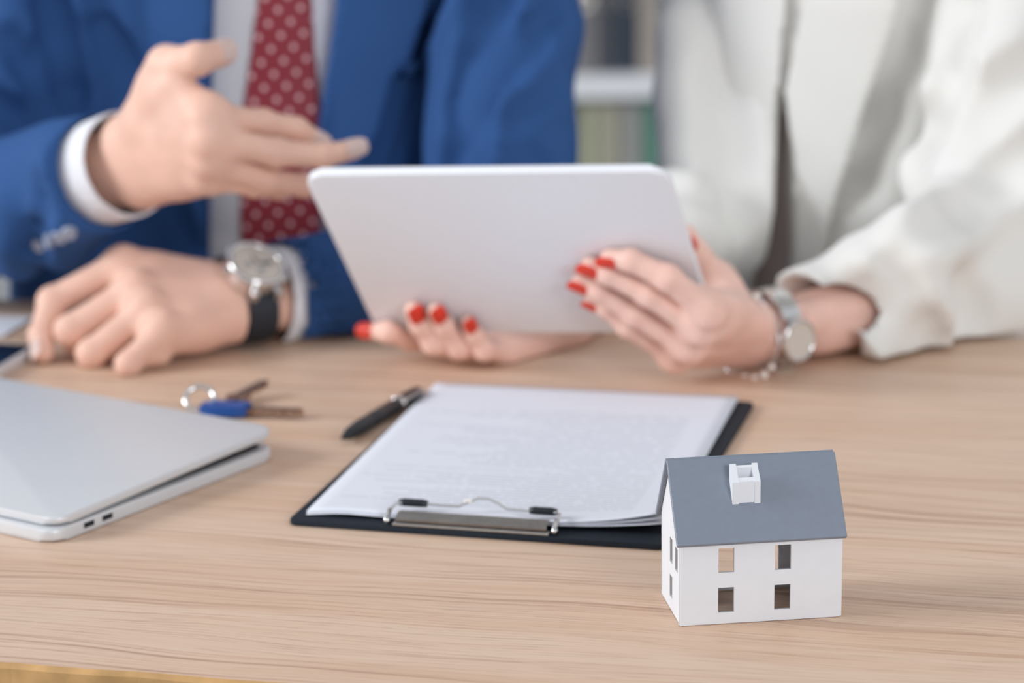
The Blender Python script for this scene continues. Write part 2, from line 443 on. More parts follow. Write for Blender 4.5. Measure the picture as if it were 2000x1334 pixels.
def card(name, w, zmax, holes, mp, thick, m, parent):
    bm = wall_sheet(w, zmax, holes, mp)
    bmesh.ops.recalc_face_normals(bm, faces=bm.faces)
    r = bmesh.ops.solidify(bm, geom=bm.faces[:], thickness=thick)
    return obj(name, bm, m, parent)
fw = [(.0196, .0275, .0278, .0405), (.0196, .006, .0278, .0194), (.0490, .0273, .0574, .0406), (.0489, .0058, .0573, .0192)]
bw = [(.0290, .0055, .0420, .0250), (.0520, .0055, .0628, .0250), (.0310, .0300, .0400, .0410), (.0520, .0300, .0620, .0410)]
flat = lambda x: HH - .0006
card('front_wall', HW, flat, fw, lambda x, y, z: (x, 0, z), -TH, M['whitecard'], house)
card('back_wall', HW, flat, bw, lambda x, y, z: (x, HD, z), TH, M['whitecard'], house)
gz = lambda y: HH + (HR - HH) * (1 - abs(y - HD / 2) / (HD / 2)) - .0006
sw = [(.0062, .0258, .0125, .0384), (.0200, .0258, .0265, .0392), (.0205, .0068, .0270, .0187)]
ye, yw = .0013, HD - .0026
gz2 = lambda y: gz(y + ye)
sw2 = [(a - ye, b, c - ye, d) for a, b, c, d in sw]
for x, nm, s in ((.0, 'side_wall', 1), (HW, 'side_wall', -1)):
    o_ = card(nm, HD - 2 * ye, gz2, sw2, lambda y, q, z, x=x: (x, y + ye, z), TH * (-1 if s > 0 else 1), M['whitecard'], house)
# a small doorway notch is cut into the foot of the gable: shown as a recessed door strip
obj('corner_strip', bx((HW - .0003, -.0004, 0), (HW + .0012, .0016, HH - .001)), M['whitecard'], house)
obj('corner_strip', bx((-.0006, -.0006, 0), (.0012, .0012, HH - .001)), M['whitecard'], house)
sl = (HR - HH) / (HD / 2); ov = .0030; RTH = .0022
for s in (1, -1):
    bm = bmesh.new(); x0, x1 = -.0024, HW + .0026
    yr = HD / 2; ye_ = -ov if s > 0 else HD + ov; ze = HH - sl * ov; nz_ = A3(0, -sl if s > 0 else sl, 1) / math.hypot(1, sl)
    P0 = [(x0, yr, HR), (x1, yr, HR), (x1, ye_, ze), (x0, ye_, ze)]
    lo = [bm.verts.new(p) for p in P0]; hi = [bm.verts.new(tuple(np.array(p) + nz_ * RTH + A3(0, 0, .0003))) for p in P0]
    if s < 0: lo[0].co.y += .0004; hi[0].co.y += .0004; lo[1].co.y += .0004; hi[1].co.y += .0004
    bm.faces.new(lo); bm.faces.new(hi[::-1])
    for i in range(4): bm.faces.new((lo[i], lo[(i + 1) % 4], hi[(i + 1) % 4], hi[i]))
    bmesh.ops.bevel(bm, geom=bm.edges[:], offset=.0003, segments=1, affect='EDGES')
    obj('roof_panel', bm, M['roof'], house)
chim = empty('chimney', (0.0287, .0077, 0)); chim.parent = house
cw, cd = .0146, .0078
def roof_z(y): return HH + sl * (y + .0077) + .0037
def top_z(y): return .0724 + .95 * y
def chim_card(x0, x1, y0, y1, dz=0.0):
    bm = bmesh.new(); b = [(x0, y0), (x1, y0), (x1, y1), (x0, y1)]
    lo = [bm.verts.new((x, y, roof_z(y) - .0004)) for x, y in b]; hi = [bm.verts.new((x, y, top_z(y) - dz)) for x, y in b]
    bm.faces.new(lo[::-1]); bm.faces.new(hi)
    for i in range(4): bm.faces.new((lo[i], lo[(i + 1) % 4], hi[(i + 1) % 4], hi[i]))
    return obj('chimney_panel', bm, M['whitecard'], chim)
chim_card(0, .0034, -.0002, cd); chim_card(cw - .0030, cw, -.0002, cd)
chim_card(.0034, cw - .0030, .0002, .0020, .0002); chim_card(.0034, cw - .0030, cd - .0014, cd - .0004, .0004)

# ------------------------------------------------------------------ clipboard with papers
bo = tz(563, 1027); BA = math.radians(-14.7)
cb = empty('clipboard', (bo[0], bo[1], T + .0004), BA)
tag(cb, 'black clipboard with a silver wire lever clip lying on the desk', 'clipboard')
obj('board', slab(.2215, .309, .004, 0, .0032, .0008), M['leather'], cb, True, .6)
CZ = .0032
clip = obj('clip_plate', bx((.0625, .0012, CZ), (.1545, .0062, CZ + .0018), .0006), M['steel'], cb)
def jaw():
    bm = bmesh.new(); pts = [(.0040, .0019), (.0032, .0026), (.0032, .0036), (.0042, .0048), (.0060, .0057), (.0086, .0062), (.0112, .0062), (.0136, .0058), (.0155, .0052)]
    n = 60; rows = []
    for j in range(n + 1):
        x = .0640 + .0890 * j / n; rows.append([bm.verts.new((x, y, CZ + z + (.00035 if (i + j) % 2 and 2 <= i <= 6 else 0))) for i, (y, z) in enumerate(pts)])
    for a, b in zip(rows, rows[1:]):
        for i in range(8): bm.faces.new((a[i], b[i], b[i + 1], a[i + 1]))
    r = bmesh.ops.solidify(bm, geom=bm.faces[:], thickness=.0006); return bm
obj('clip_jaw', jaw(), M['steel'], cb)
tp = lambda x, y, z: (x, y, CZ + z)
wire = [(.0585, .006, .005), (.0582, .011, .0065), (.0600, .0190, .0080), (.066, .0225, .0080), (.085, .0230, .0072), (.096, .0232, .0072), (.1015, .0255, .0092), (.1070, .0275, .0115), (.113, .0275, .0115), (.119, .0260, .0095), (.125, .0235, .0072), (.140, .0230, .0072), (.152, .0225, .0080), (.1570, .0190, .0080), (.1578, .011, .0065), (.1575, .006, .005)]
obj('lever_wire', tube(bmesh.new(), [tp(*p) for p in wire], .00085, 8), M['chrome'], cb, True)
obj('lever_thumb_pad', bx((.0985, .0248, CZ + .0085), (.1035, .0272, CZ + .0110), .0006), M['pearl'], cb)
for x0, x1, xe in ((.0605, .0775, .0585), (.1385, .1545, .1575)):
    obj('rubber_grip', tube(bmesh.new(), [tp(x0, .0215, .0080), tp(x0 + .003, .0222, .0080), tp(x1 - .003, .0228, .0078), tp(x1, .0228, .0076)], [.0018, .0024, .0024, .0019], 10), M['dark'], cb, True)
    obj('pivot_post', tube(bmesh.new(), [tp(xe, .0045, .0003), tp(xe, .0048, .004), tp(xe, .0110, .0068)], [.0020, .0016, .0014], 10), M['chrome'], cb, True)
    s = bmesh.new(); bmesh.ops.create_uvsphere(s, u_segments=12, v_segments=8, radius=.0021)
    for v in s.verts: v.co += Vector((xe, .0040, CZ + .0026))
    obj('rivet', s, M['chrome'], cb, True)

def sheet(name, x, y, rot, z, m, curl):
    nx, ny = 24, 30; W_, L_ = .21, .297; v, f = [], []
    for j in range(ny + 1):
        for i in range(nx + 1):
            u, w = W_ * i / nx, L_ * j / ny
            lift = .0030 * math.exp(-w / .022) * (1 if u > .02 else u / .02)
            lift += curl * max(0, (u - .135) / .075) ** 2 * max(0, 1 - w / .11) ** 1.5
            if .03 < u < .135: lift *= 1 - .8 * math.exp(-((u - .08) / .035) ** 2) * math.exp(-w / .03)
            v.append((u, w, z + lift * .6))
    for j in range(ny):
        for i in range(nx):
            a = j * (nx + 1) + i; f.append((a, a + 1, a + nx + 2, a + nx + 1))
    me = mesh(name, v, f); o = link(name, me, m)
    mo = o.modifiers.new('thickness', 'SOLIDIFY'); mo.thickness = .00015; mo.offset = 1
    o.location = (x, y, T); o.rotation_euler = (0, 0, rot); return o
pp = tz(598, 994, .007)
for k, (dx, dy, dr, z, c, lab) in enumerate(((.0000, -.0022, .15, .0042, .008, 'lowest white sheet under the printed page, its corner sticking out'), (.0004, -.0008, .0, .0048, .012, 'middle white sheet under the printed page on the clipboard'), (0, 0, 0, .0054, .016, 'printed white contract page on top of the clipboard stack'))):
    o = sheet('paper_sheet', pp[0] + dx, pp[1] + dy, math.radians(-13.3 + dr), z, M['print'] if k == 2 else M['paper'], c)
    tag(o, lab, 'paper')

# ------------------------------------------------------------------ pen
pa, pb = tz(666, 857, .0055), tz(819, 765, .0055)
pen = empty('pen', tuple(pa)); tag(pen, 'black ballpoint pen with a silver ring beside the papers', 'pen')
pdv = pb - pa; pl = np.linalg.norm(pdv); pen.rotation_euler = Vector(pdv).to_track_quat('X', 'Z').to_euler()
pf = lambda s: (pl * s, 0, 0)
obj('barrel', tube(bmesh.new(), [pf(s) for s in (.045, .10, .2, .33, .345, .36, .7)], [.0022, .0040, .0050, .0052, .0046, .0052, .0052], 16), M['dark'], pen, True)
obj('tip', tube(bmesh.new(), [pf(s) for s in (0, .02, .047)], [.0005, .0012, .0022], 12), M['dark'], pen, True)
obj('ring', tube(bmesh.new(), [pf(s) for s in (.70, .705, .735, .74)], [.0053, .0057, .0057, .0053], 16), M['chrome'], pen, True)
obj('cap', tube(bmesh.new(), [pf(s) for s in (.74, .76, .96, 1.0)], [.0052, .0053, .0050, .0036], 16), M['dark'], pen, True)
obj('pocket_clip', bx((pl * .73, -.0062, .0020), (pl * .96, -.0046, .0046), .0004), M['steel'], pen)

# ------------------------------------------------------------------ laptop
lc = tz(104, 1066); LA = math.radians(56.2)
lap = empty('laptop', (lc[0], lc[1], T + .0006), LA)       # x runs along its side away from the hinge, y runs to the left
tag(lap, 'silver laptop left slightly ajar on the desk', 'laptop')
LL, LW = .2030, .304
obj('base', slab(LL, LW, .011, 0, .0078, .0022), M['alu'], lap, True, .7)
obj('keyboard_deck', slab(LL - .016, LW - .012, .008, .0078, .0081, 0, .011, .006), M['dark'], lap)
lid = empty('lid', (.004, 0, .0087)); lid.parent = lap; lid.rotation_euler = (0, math.radians(-1.7), 0)
obj('lid_shell', slab(LL - .004, LW, .011, 0.0004, .0052, .0018), M['alu'], lid, True, .7)
obj('screen', slab(LL - .014, LW - .010, .008, 0, .0004, 0, .006, .005), M['screen'], lid)
for x in (.030, .0455):
    obj('port', slab(.0088, .0012, .0005, .0026, .0056, 0, x - .0044, -.0003), M['port'], lap)
obj('hinge_cover', tube(bmesh.new(), [(.0035, .055, .0082), (.0035, LW - .055, .0082)], .0032, 12), M['dark'], lap, True)

# ------------------------------------------------------------------ keys
ko = tz(432, 808)
keys = empty('key_bunch', tuple(ko)); tag(keys, 'bunch of keys with a blue key head and a silver split ring', 'keys')
kl = lambda x, y, z=0: tuple(tz(x, y, z) - ko)
r0 = tz(391, 800) + A3(0, 0, .0075) - ko
ring_pts = [r0 + A3(.0098 * math.cos(a), .0065 * math.sin(a), .0068 * math.sin(a)) for a in np.linspace(0, 2 * math.pi, 24, endpoint=False)]
rg = obj('split_ring', loop_tube(bmesh.new(), ring_pts, .0018), M['chrome'], keys, True)
def key(p0, p1, rise, head_m, name):
    p0, p1 = np.array(p0), np.array(p1); d = nrm((p1 - p0) * A3(1, 1, 0)); s = A3(-d[1], d[0], 0); L = np.linalg.norm(p1 - p0)
    f = lambda x, y, z: tuple(p0 + d * x + s * y + A3(0, 0, z + rise * x / L))
    hl = .034
    if head_m:
        bm = poly_prism(bmesh.new(), [(0, -.006), (.006, -.010), (hl - .006, -.0105), (hl, -.007), (hl, .007), (hl - .006, .0105), (.006, .010), (0, .006)], .001, .0075, f)
        bmesh.ops.bevel(bm, geom=bm.edges[:], offset=.0012, segments=2, affect='EDGES'); obj('key_head', bm, head_m, keys, True, .9)
    x0 = hl if head_m else 0
    prof = [(x0 - .002, -.0050), (x0 + .006, -.0050), (x0 + .009, -.0030), (x0 + .013, -.0048), (x0 + .017, -.0020), (x0 + .022, -.0045), (x0 + .027, -.0024), (L - .006, -.0045), (L, 0), (L - .004, .0050), (x0 - .002, .0050)]
    bm = poly_prism(bmesh.new(), prof, .0022, .0052, f); obj(name, bm, M['brass'], keys)
    obj('groove', poly_prism(bmesh.new(), [(x0 + .004, .0006), (L - .006, .0006), (L - .006, .0018), (x0 + .004, .0018)], .0052, .0057, f), M['steel'], keys)
key(kl(394, 808), kl(594, 819), .001, M['bluekey'], 'key_blade')
key(kl(455, 792), kl(525, 772), .006, None, 'spare_key_blade')
obj('spare_key_bow', slab(.016, .016, .006, .004, .0065, .0005, *kl(440, 797)[:2]), M['brass'], keys)

# ------------------------------------------------------------------ phone and note sheet by the left hand
ph = tz(76, 694); pc = tz(0, 740)
pdr = nrm(ph - pc)
phone = empty('smartphone', (ph[0], ph[1], T + .0006), math.atan2(pdr[1], pdr[0]) - math.pi / 2)
tag(phone, 'dark-screened smartphone with a pale metal frame near the resting hand', 'smartphone')
obj('frame', slab(.075, .15, .010, 0, .0075, .002, -.075, -.15), M['alu'], phone, True, .7)
obj('screen', slab(.069, .144, .008, .0075, .0079, 0, -.072, -.147), M['screen'], phone)
ns = tz(66, 622)
note = link('note_sheet', mesh('note_sheet', [(0, 0, 0), (-.21, .03, 0), (-.225, -.07, 0), (-.012, -.062, 0), (0, 0, .0008), (-.21, .03, .0008), (-.225, -.07, .0008), (-.012, -.062, .0008)], [(0, 1, 2, 3), (7, 6, 5, 4), (0, 4, 5, 1), (1, 5, 6, 2), (2, 6, 7, 3), (3, 7, 4, 0)]), M['paper'], smooth=False)
note.location = (ns[0], ns[1], T + .0006); tag(note, 'plain white sheet lying behind the smartphone', 'paper')

# ------------------------------------------------------------------ tablet
TC = CP + ray(1002, 500) * 1.74
ta = RT * .2344 - UP * .0025 - FW * .075; tb = RT * .042 - UP * .102 + FW * .135
ex = nrm(ta); ey = -nrm(tb - ex * (tb @ ex)); ez = np.cross(ex, ey)      # ez: out of the tablet's back, towards the camera
if ez @ FW > 0: ez = -ez; ex = -ex
TWD, THT, TTH = .250, .176, .0066
tablet = empty('tablet')
mm = Matrix.Identity(4)
for i in range(3): mm[i][0], mm[i][1], mm[i][2], mm[i][3] = ex[i], ey[i], ez[i], TC[i]
tablet.matrix_world = mm
tag(tablet, 'silver-white tablet held up in two hands, its plain back showing', 'tablet')
obj('shell', slab(TWD, THT, .011, -TTH, 0, .0026, -TWD / 2, -THT / 2, 4), M['tablet'], tablet, True, .8)
obj('screen', slab(TWD - .004, THT - .004, .010, -TTH - .0005, -TTH, 0, -TWD / 2 + .002, -THT / 2 + .002), M['screen'], tablet)
def off_tablet(F, gap=.0012):
    X, Y, Z = F.P(); q = [np.abs((X - TC[0]) * e[0] + (Y - TC[1]) * e[1] + (Z - TC[2]) * e[2] + o) - h_ for e, o, h_ in ((ex, 0, TWD / 2), (ey, 0, THT / 2), (ez, TTH / 2 + .0003, TTH / 2 + .0004))]
    F.f = np.maximum(F.f, -(np.maximum(np.maximum(q[0], q[1]), q[2]) - gap).astype(np.float32))
def tab(x, y, off): return plane(x, y, TC + ez * off, ez)

# ------------------------------------------------------------------ hands
def build_hand(wrist, arm, mcp, fingers, thumb, fr, pr, wr, back, extra=(), h=.0014, web=True):
    """wrist centre, a point up the forearm, four knuckles, joints of four fingers, thumb joints; fr finger radii scale"""
    pts = [wrist, arm, *mcp, *thumb] + [q for f in fingers for q in f]
    lo, hi = np.min(pts, 0) - .045, np.max(pts, 0) + .045
    F = Field(lo, hi, h); ax = nrm(np.mean(mcp, 0) - wrist)
    lat = mcp[0] - mcp[3]; lat = nrm(lat - ax * (lat @ ax)); pn = nrm(np.cross(ax, lat))
    if pn @ back < 0: pn = -pn
    al = nrm(arm - wrist); al_lat = nrm(lat - al * (lat @ al)); al_n = nrm(np.cross(al, al_lat))
    F.cone(wrist, arm, wr, wr * 1.22, .01, al_n, 1.35)
    for i in range(4):
        w = wrist + lat * wr * (.62 - .41 * i)
        F.cone(w, mcp[i] - pn * .002, pr * 1.08, pr * (1, 1.02, .98, .88)[i], .012)
        F.cone(w * .45 + mcp[i] * .55 - pn * pr * .55, mcp[i] - pn * pr * .5, pr * .9, pr * .8, .012)
    # heel of the hand, ball of the thumb
    F.cone(wrist - lat * wr * .55 - pn * .004, mcp[3] * .6 + wrist * .4 - lat * .002 - pn * .006, pr * 1.15, pr * 1.05, .012)
    F.cone(wrist + lat * wr * .4 - pn * .006, thumb[1], pr * 1.12, fr * 1.22, .014)
    F.cone(thumb[0], thumb[1], pr * 1.1, fr * 1.2, .012)
    if web: F.cone(thumb[0] * .4 + thumb[1] * .6, mcp[0] * .75 + wrist * .25, fr * .95, fr * .95, .014)
    for a, b, ra, rb in extra: F.cone(a, b, ra, rb, .010)
    G = F.blank()
    for j, f in enumerate(fingers):
        s = fr * (1, 1.03, .97, .84)[j]; K = F.blank(); base = mcp[j]
        K.cone(base, f[0], s * 1.08, s * .96, .003); K.ball(f[0], s * 1.02, .004)
        K.cone(f[0], f[1], s * .95, s * .84, .003); K.ball(f[1], s * .86, .003)
        K.cone(f[1], f[2], s * .84, s * .72, .003)
        G.f = smin(G.f, K.f, .0006)
    F.f = smin(F.f, G.f, .006)
    for j in range(4): F.ball(mcp[j] + pn * pr * .34, pr * .62, .009)       # knuckles
    K = F.blank()
    K.cone(thumb[1], thumb[2], fr * 1.26, fr * 1.16, .003); K.ball(thumb[2], fr * 1.18, .003); K.cone(thumb[2], thumb[3], fr * 1.16, fr * .98, .003)
    F.f = smin(F.f, K.f, .005)
    off_table(F); off_tablet(F)
    F.al, F.al_lat, F.al_n = al, al_lat, al_n if al_n @ back > 0 else -al_n
    return F
def nail(parent, p0, p1, r, dorsal, m, wid=.82, ln=1.75, pos=1.02):
    a = nrm(p1 - p0); d = np.asarray(dorsal, float); d = nrm(d - a * (d @ a)); s = np.cross(a, d); L = np.linalg.norm(p1 - p0)
    c = p0 + (p1 - p0) * pos; bm = bmesh.new(); nu, nv = 8, 10; rows = []
    for i in range(nu + 1):
        u = -1 + 2 * i / nu; row = []
        for j in range(nv + 1):
            t = -1 + 2 * j / nv; wmax = wid * (1 - max(0, t) ** 4 * .55 - max(0, -t) ** 6 * .3)
            ang = u * wmax * 1.15; rr = r * (1.10 - .06 * max(0, t))
            q = c + a * (t * r * ln * .62) + d * rr * math.cos(ang) + s * rr * math.sin(ang) - d * (.02 * r)
            row.append(bm.verts.new(tuple(q)))
        rows.append(row)
    for A, B in zip(rows, rows[1:]):
        for j in range(nv): bm.faces.new((A[j], A[j + 1], B[j + 1], B[j]))
    bmesh.ops.solidify(bm, geom=bm.faces[:], thickness=-.0007)
    return obj('fingernail', bm, m, parent, True, .7)

def merge_body(name, meshes, m, parent):
    base = link(name, meshes[0], m)
    for k, me in enumerate(meshes[1:]):
        o = bpy.data.objects.new('tmp', me); col.objects.link(o)
        mod = base.modifiers.new('u', 'BOOLEAN'); mod.operation = 'UNION'; mod.object = o; mod.solver = 'EXACT'
        dg = bpy.context.evaluated_depsgraph_get(); ev = base.evaluated_get(dg)
        n0 = len(base.data.polygons); nm = bpy.data.meshes.new_from_object(ev)
        base.modifiers.clear()
        if len(nm.polygons) > n0 * .8: base.data = nm
        else: print('UNION FAILED', name, k, len(nm.polygons), n0)
        bpy.data.objects.remove(o)
    base.data.polygons.foreach_set('use_smooth', [True] * len(base.data.polygons)); base.parent = parent
    return base

toCam = -FW
def report(n, w, mc, fs):
    print(n, 'wrist-mcp', [round(float(np.linalg.norm(q - w)), 3) for q in mc], 'gaps', [round(float(np.linalg.norm(mc[i] - mc[i + 1])), 3) for i in range(3)])
    for q, f in zip(mc, fs): print('   ', [round(float(np.linalg.norm(b - a)), 3) for a, b in zip([q, *f], f)], [tuple(np.round([v[0], v[1], v[2] - T], 3)) for v in (q, *f)])

# --- man, gesturing right hand
wA = at(262, 316, 1.842); eA = at(-110, 440, 2.01)
armA = wA + nrm(eA - wA) * .10
mA = [at(402, 228, 1.782), at(408, 272, 1.778), at(412, 312, 1.785), at(405, 345, 1.797)]
fA = []
for mc, js in zip(mA, (((512, 240, .047, 1), (578, 252, .027, 1), (618, 273, .020, 1)), ((540, 298, .050, 1), (630, 305, .033, 1), (690, 292, .024, 1)), ((522, 353, .046, 1), (592, 362, .029, 1), (630, 360, .022, 1)), ((498, 362, .036, 1), (545, 370, .022, 1), (572, 366, .018, 1)))):
    p = mc; r_ = []
    for x, y, L, s in js: p = bone(p, x, y, L, s * (1 if L else 1)); r_.append(p)
    fA.append(r_)
thA = [at(285, 235, 1.825)]
for x, y, L, s in ((326, 128, .047, -1), (385, 116, .034, -1), (436, 103, .026, 1)): thA.append(bone(thA[-1], x, y, L, s))
exA = [(at(345, 165, 1.80), at(385, 205, 1.79), .012, .011), (at(330, 190, 1.81), at(380, 225, 1.80), .015, .014)]
report('A', wA, mA, fA); print([tuple(np.round(v, 3)) for v in thA])
FA = build_hand(wA, armA, mA, fA, thA, .0099, .0142, .0285, toCam, exA)

# --- man, left hand resting on the table
wB = at(466, 584, 1.852); eB = at(978, 540, 1.985)
armB = wB + nrm(eB - wB) * .10
mB = [at(240, 518, 1.852), at(264, 566, 1.826), at(287, 604, 1.806), at(316, 645, 1.788)]
fB = []
for j, (mc, js) in enumerate(zip(mB, (((102, 588, .050, -1), (80, 655, .029, -1), (84, 690, .019, -1)), ((136, 645, .051, -1),), ((178, 690, .046, -1),), ((250, 712, .036, -1),)))):
    p = mc; r_ = []
    for x, y, L, s in js: p = bone(p, x, y, L, s); r_.append(p)
    if len(r_) == 1:
        p = r_[0]; d = A3(.006, .012, 0); z = max(p[2] - .022, T + .0105)
        r_.append(A3(p[0] + .004, p[1] + .008, z)); r_.append(A3(p[0] + .022, p[1] + .014, max(z - .004, T + .0095)))
    fB.append(r_)
thB = [at(420, 560, 1.885), at(300, 590, 1.885), at(220, 620, 1.87), at(165, 650, 1.85)]
report('B', wB, mB, fB)
FB = build_hand(wB, armB, mB, fB, thB, .0108, .0150, .0285, A3(-.2, -.6, .75))

# --- woman, right hand under the tablet
fC = []; mC = []
for j, (tip, dip, pip, mc) in enumerate((((722, 646), (758, 648), (800, 660), (878, 672)), ((808, 606), (822, 634), (848, 668), (912, 684)), ((851, 608), (868, 638), (895, 678), (950, 690)), ((914, 630), (926, 654), (945, 684), (988, 690)))):
    t3 = tab(*tip, .0065 if j else .004); d3 = tab(*dip, .0085); q3 = bone(d3, *pip, (.026, .024, .023, .018)[j], 1 if j == 0 else -1)
    if j: q3 = tab(*pip, .012)
    m3 = bone(q3, *mc, (.040, .040, .038, .032)[j], 1)
    fC.append([q3, d3, t3]); mC.append(m3)
wC = at(1085, 652, 1.852); eC = at(1398, 420, 2.06)
armC = wC + nrm(eC - wC) * .09
thC = [at(1040, 648, 1.852), at(990, 630, 1.84), at(930, 600, 1.825), at(890, 570, 1.81)]
report('C', wC, mC, fC)
FC = build_hand(wC, armC, mC, fC, thC, .0088, .0116, .0225, A3(0, -.7, -.6), web=False)

# --- woman, left hand on the tablet's side
fD = []; mD = []
for tip, dip, pip, mc, mo in (((1190, 504), (1232, 509), (1304, 543), (1384, 606), .020), ((1152, 520), (1188, 534), (1268, 573), (1368, 640), .022), ((1133, 552), (1170, 567), (1240, 613), (1346, 676), .020), ((1156, 589), (1184, 602), (1226, 638), (1318, 696), .015)):
    mD.append(tab(*mc, mo)); fD.append([tab(*pip, .0145), tab(*dip, .0095), tab(*tip, .0068)])
wD = at(1478, 655, 1.752); eD = at(1925, 560, 1.895)
armD = wD + nrm(eD - wD) * .11
thD = [at(1445, 612, 1.765), at(1402, 548, 1.762), at(1358, 500, 1.755), at(1338, 462, 1.748)]
report('D', wD, mD, fD); print([tuple(np.round(v, 3)) for v in thD], 'wD', wD, 'eD', eD)
FD = build_hand(wD, armD, mD, fD, thD, .0089, .0116, .0235, toCam)

# ------------------------------------------------------------------ straps lie on the skin
def press(F, p, x, z, ry, rz, w, gap=.0012):
    x = nrm(x); z = np.asarray(z, float); z = nrm(z - x * (z @ x)); y = np.cross(z, x); X, Y, Z = F.P()
    q = [(X - p[0]) * e[0] + (Y - p[1]) * e[1] + (Z - p[2]) * e[2] for e in (x, y, z)]
    rr = np.sqrt((q[1] / ry) ** 2 + (q[2] / rz) ** 2); sd = (rr - 1) * min(ry, rz) + gap
    F.f = np.where((np.abs(q[0]) < w / 2 + .0015) & (rr < 1.7), np.maximum(F.f, sd), F.f).astype(np.float32)
dB, dD = nrm(wB - eB), nrm(wD - eD)
pw = wB - dB * .004; zB = nrm(FB.al_n + toCam * .25); RYB, RZ = .0335, .0262
press(FB, pw, -dB, zB, RYB, RZ, .024)
pD = wD - dD * .012; zD = nrm(at(1512, 690, 1.70) - pD); ry, rz = .0290, .0245
press(FD, pD, -dD, zD, ry, rz, .0320, .0034)
pB = wD + dD * .010; xB = -nrm(dD + A3(.1, 0, .18)); zBr = A3(0, -.3, 1); RYR, RZR = .0310, .0290
press(FD, pB, xB, zBr, RYR, RZR, .004, .0050)

# ------------------------------------------------------------------ torso shapes
MX, MY = -.195, 2.155                       # man's torso axis
shMR, shML = A3(-.385, 2.13, T + .335), A3(-.004, 2.14, T + .335)
def man_torso(F, grow=0.0, k=.03):
    yv = A3(0, 1, 0)
    F.cone(A3(MX, MY + .02, .52), A3(MX, MY, T + .10), .165 + grow, .158 + grow, k, yv, 1.45)
    F.cone(A3(MX, MY, T + .10), A3(MX, MY - .005, T + .30), .160 + grow, .165 + grow, k, yv, 1.40)
    F.cone(shMR + A3(.03, .01, -.01), shML + A3(-.03, .01, -.01), .068 + grow, .068 + grow, .06)
WX, WY = .285, 2.155
shWR, shWL = A3(.186, 2.235, T + .305), A3(.405, 2.010, T + .295)
wn_ = nrm(A3(-(shWL - shWR)[1], (shWL - shWR)[0], 0)); wn_ = wn_ if wn_[1] < 0 else -wn_     # the way she faces
def woman_torso(F, grow=0.0, k=.03):
    c = (shWR + shWL) / 2
    F.cone(A3(c[0], c[1] + .03, .52), A3(c[0], c[1] + .02, T + .05), .140 + grow, .125 + grow, k, wn_, 1.35)
    F.cone(A3(c[0], c[1] + .02, T + .05), A3(c[0], c[1], T + .24), .125 + grow, .140 + grow, k, wn_, 1.30)
    F.cone(shWR * .8 + c * .2, shWL * .8 + c * .2, .050 + grow, .050 + grow, .05)

def head(F, c, up, s=1.0, face=A3(0, -1, 0)):
    r = nrm(np.cross(face, up))
    F.cone(c - up * .16 * s, c - up * .06 * s, .058 * s, .055 * s, .02)                       # neck
    F.ball(c + up * .035 * s - face * .015 * s, .088 * s, .02, face, .86)                     # skull
    F.cone(c + face * .03 * s, c + face * .055 * s - up * .085 * s, .068 * s, .034 * s, .03)  # face and jaw
    F.cone(c + face * .092 * s + up * .01 * s, c + face * .112 * s - up * .022 * s, .009 * s, .014 * s, .008)
    F.cone(c + face * .092 * s - up * .05 * s - r * .016 * s, c + face * .092 * s - up * .05 * s + r * .016 * s, .008 * s, .008 * s, .006)
    for q in (-1, 1):
        F.ball(c + face * .096 * s + up * .012 * s + r * q * .032 * s, .012 * s, .008, sub=True)
        F.ball(c + face * .082 * s + up * .012 * s + r * q * .032 * s, .012 * s, .002)
        F.cone(c + r * q * .082 * s + up * .02 * s, c + r * q * .080 * s - up * .025 * s, .016 * s, .010 * s, .008, r, 2.0)

def upper_body(lo, hi, torso, arms, hc, face):
    F = Field(lo, hi, .007); torso(F, -.032)
    for sh, el, wr in arms: F.cone(sh, el, .036, .030, .02); F.cone(el, wr, .030, .025, .015)
    off_table(F, .003)
    head(F, hc, A3(0, 0, 1), 1.0, face); F.cone(hc - A3(0, -.02, .24), hc - A3(0, -.005, .1), .062, .054, .03)
    return F

# ------------------------------------------------------------------ man
man = empty('person', (MX, MY, 0))
def child_mesh(name, me, m, parent): return link(name, me, m, parent)
tag(man, 'person in a navy suit, white shirt and dotted red tie, gesturing with one hand', 'person')
MO = A3(MX, MY, 0); WO = A3((shWR + shWL)[0] / 2, (shWR + shWL)[1] / 2, 0)
def shift(me, o):
    v = np.empty(len(me.vertices) * 3, np.float32); me.vertices.foreach_get('co', v); v = v.reshape(-1, 3) - np.array(o, np.float32)
    me.vertices.foreach_set('co', v.ravel()); me.update(); return me
FBm = upper_body((-.62, 1.72, .48), (.12, 2.33, 1.52), man_torso, ((shMR, eA, wA + nrm(eA - wA) * .05), (shML, eB, wB + nrm(eB - wB) * .05)), A3(MX + .01, 2.10, T + .585), nrm(A3(.3, -1, -.25)))
bodyM = merge_body('body', [shift(FBm.mesh('body'), MO), shift(FA.mesh('hand', 2), MO), shift(FB.mesh('hand', 2), MO)], M['skin_m'], man)
def nails(body, o, fs, th, fr, dors, m, thd=None, skip=()):
    for j, f in enumerate(fs):
        if j in skip: continue
        dv = dors[j] if isinstance(dors, list) else dors
        nail(body, f[1] - o, f[2] - o, fr * (1, 1.03, .97, .84)[j] * .77, dv, m)
    if thd is not None: nail(body, th[2] - o, th[3] - o, fr * .99, thd, m, .8, 1.25, .92)
nails(bodyM, MO, fA, thA, .0099, A3(-.1, -1, .35), M['nail'], A3(.35, -1, .45), skip=(2, 3))
nails(bodyM, MO, fB[:1], thB, .0108, A3(-.7, -.7, .1), M['nail'])
hairM = Field((MX - .15, 1.95, T + .52), (MX + .17, 2.30, T + .75), .006)
hairM.ball(A3(MX + .01, 2.125, T + .625), .100, .01, A3(0, 1, 0), .88)
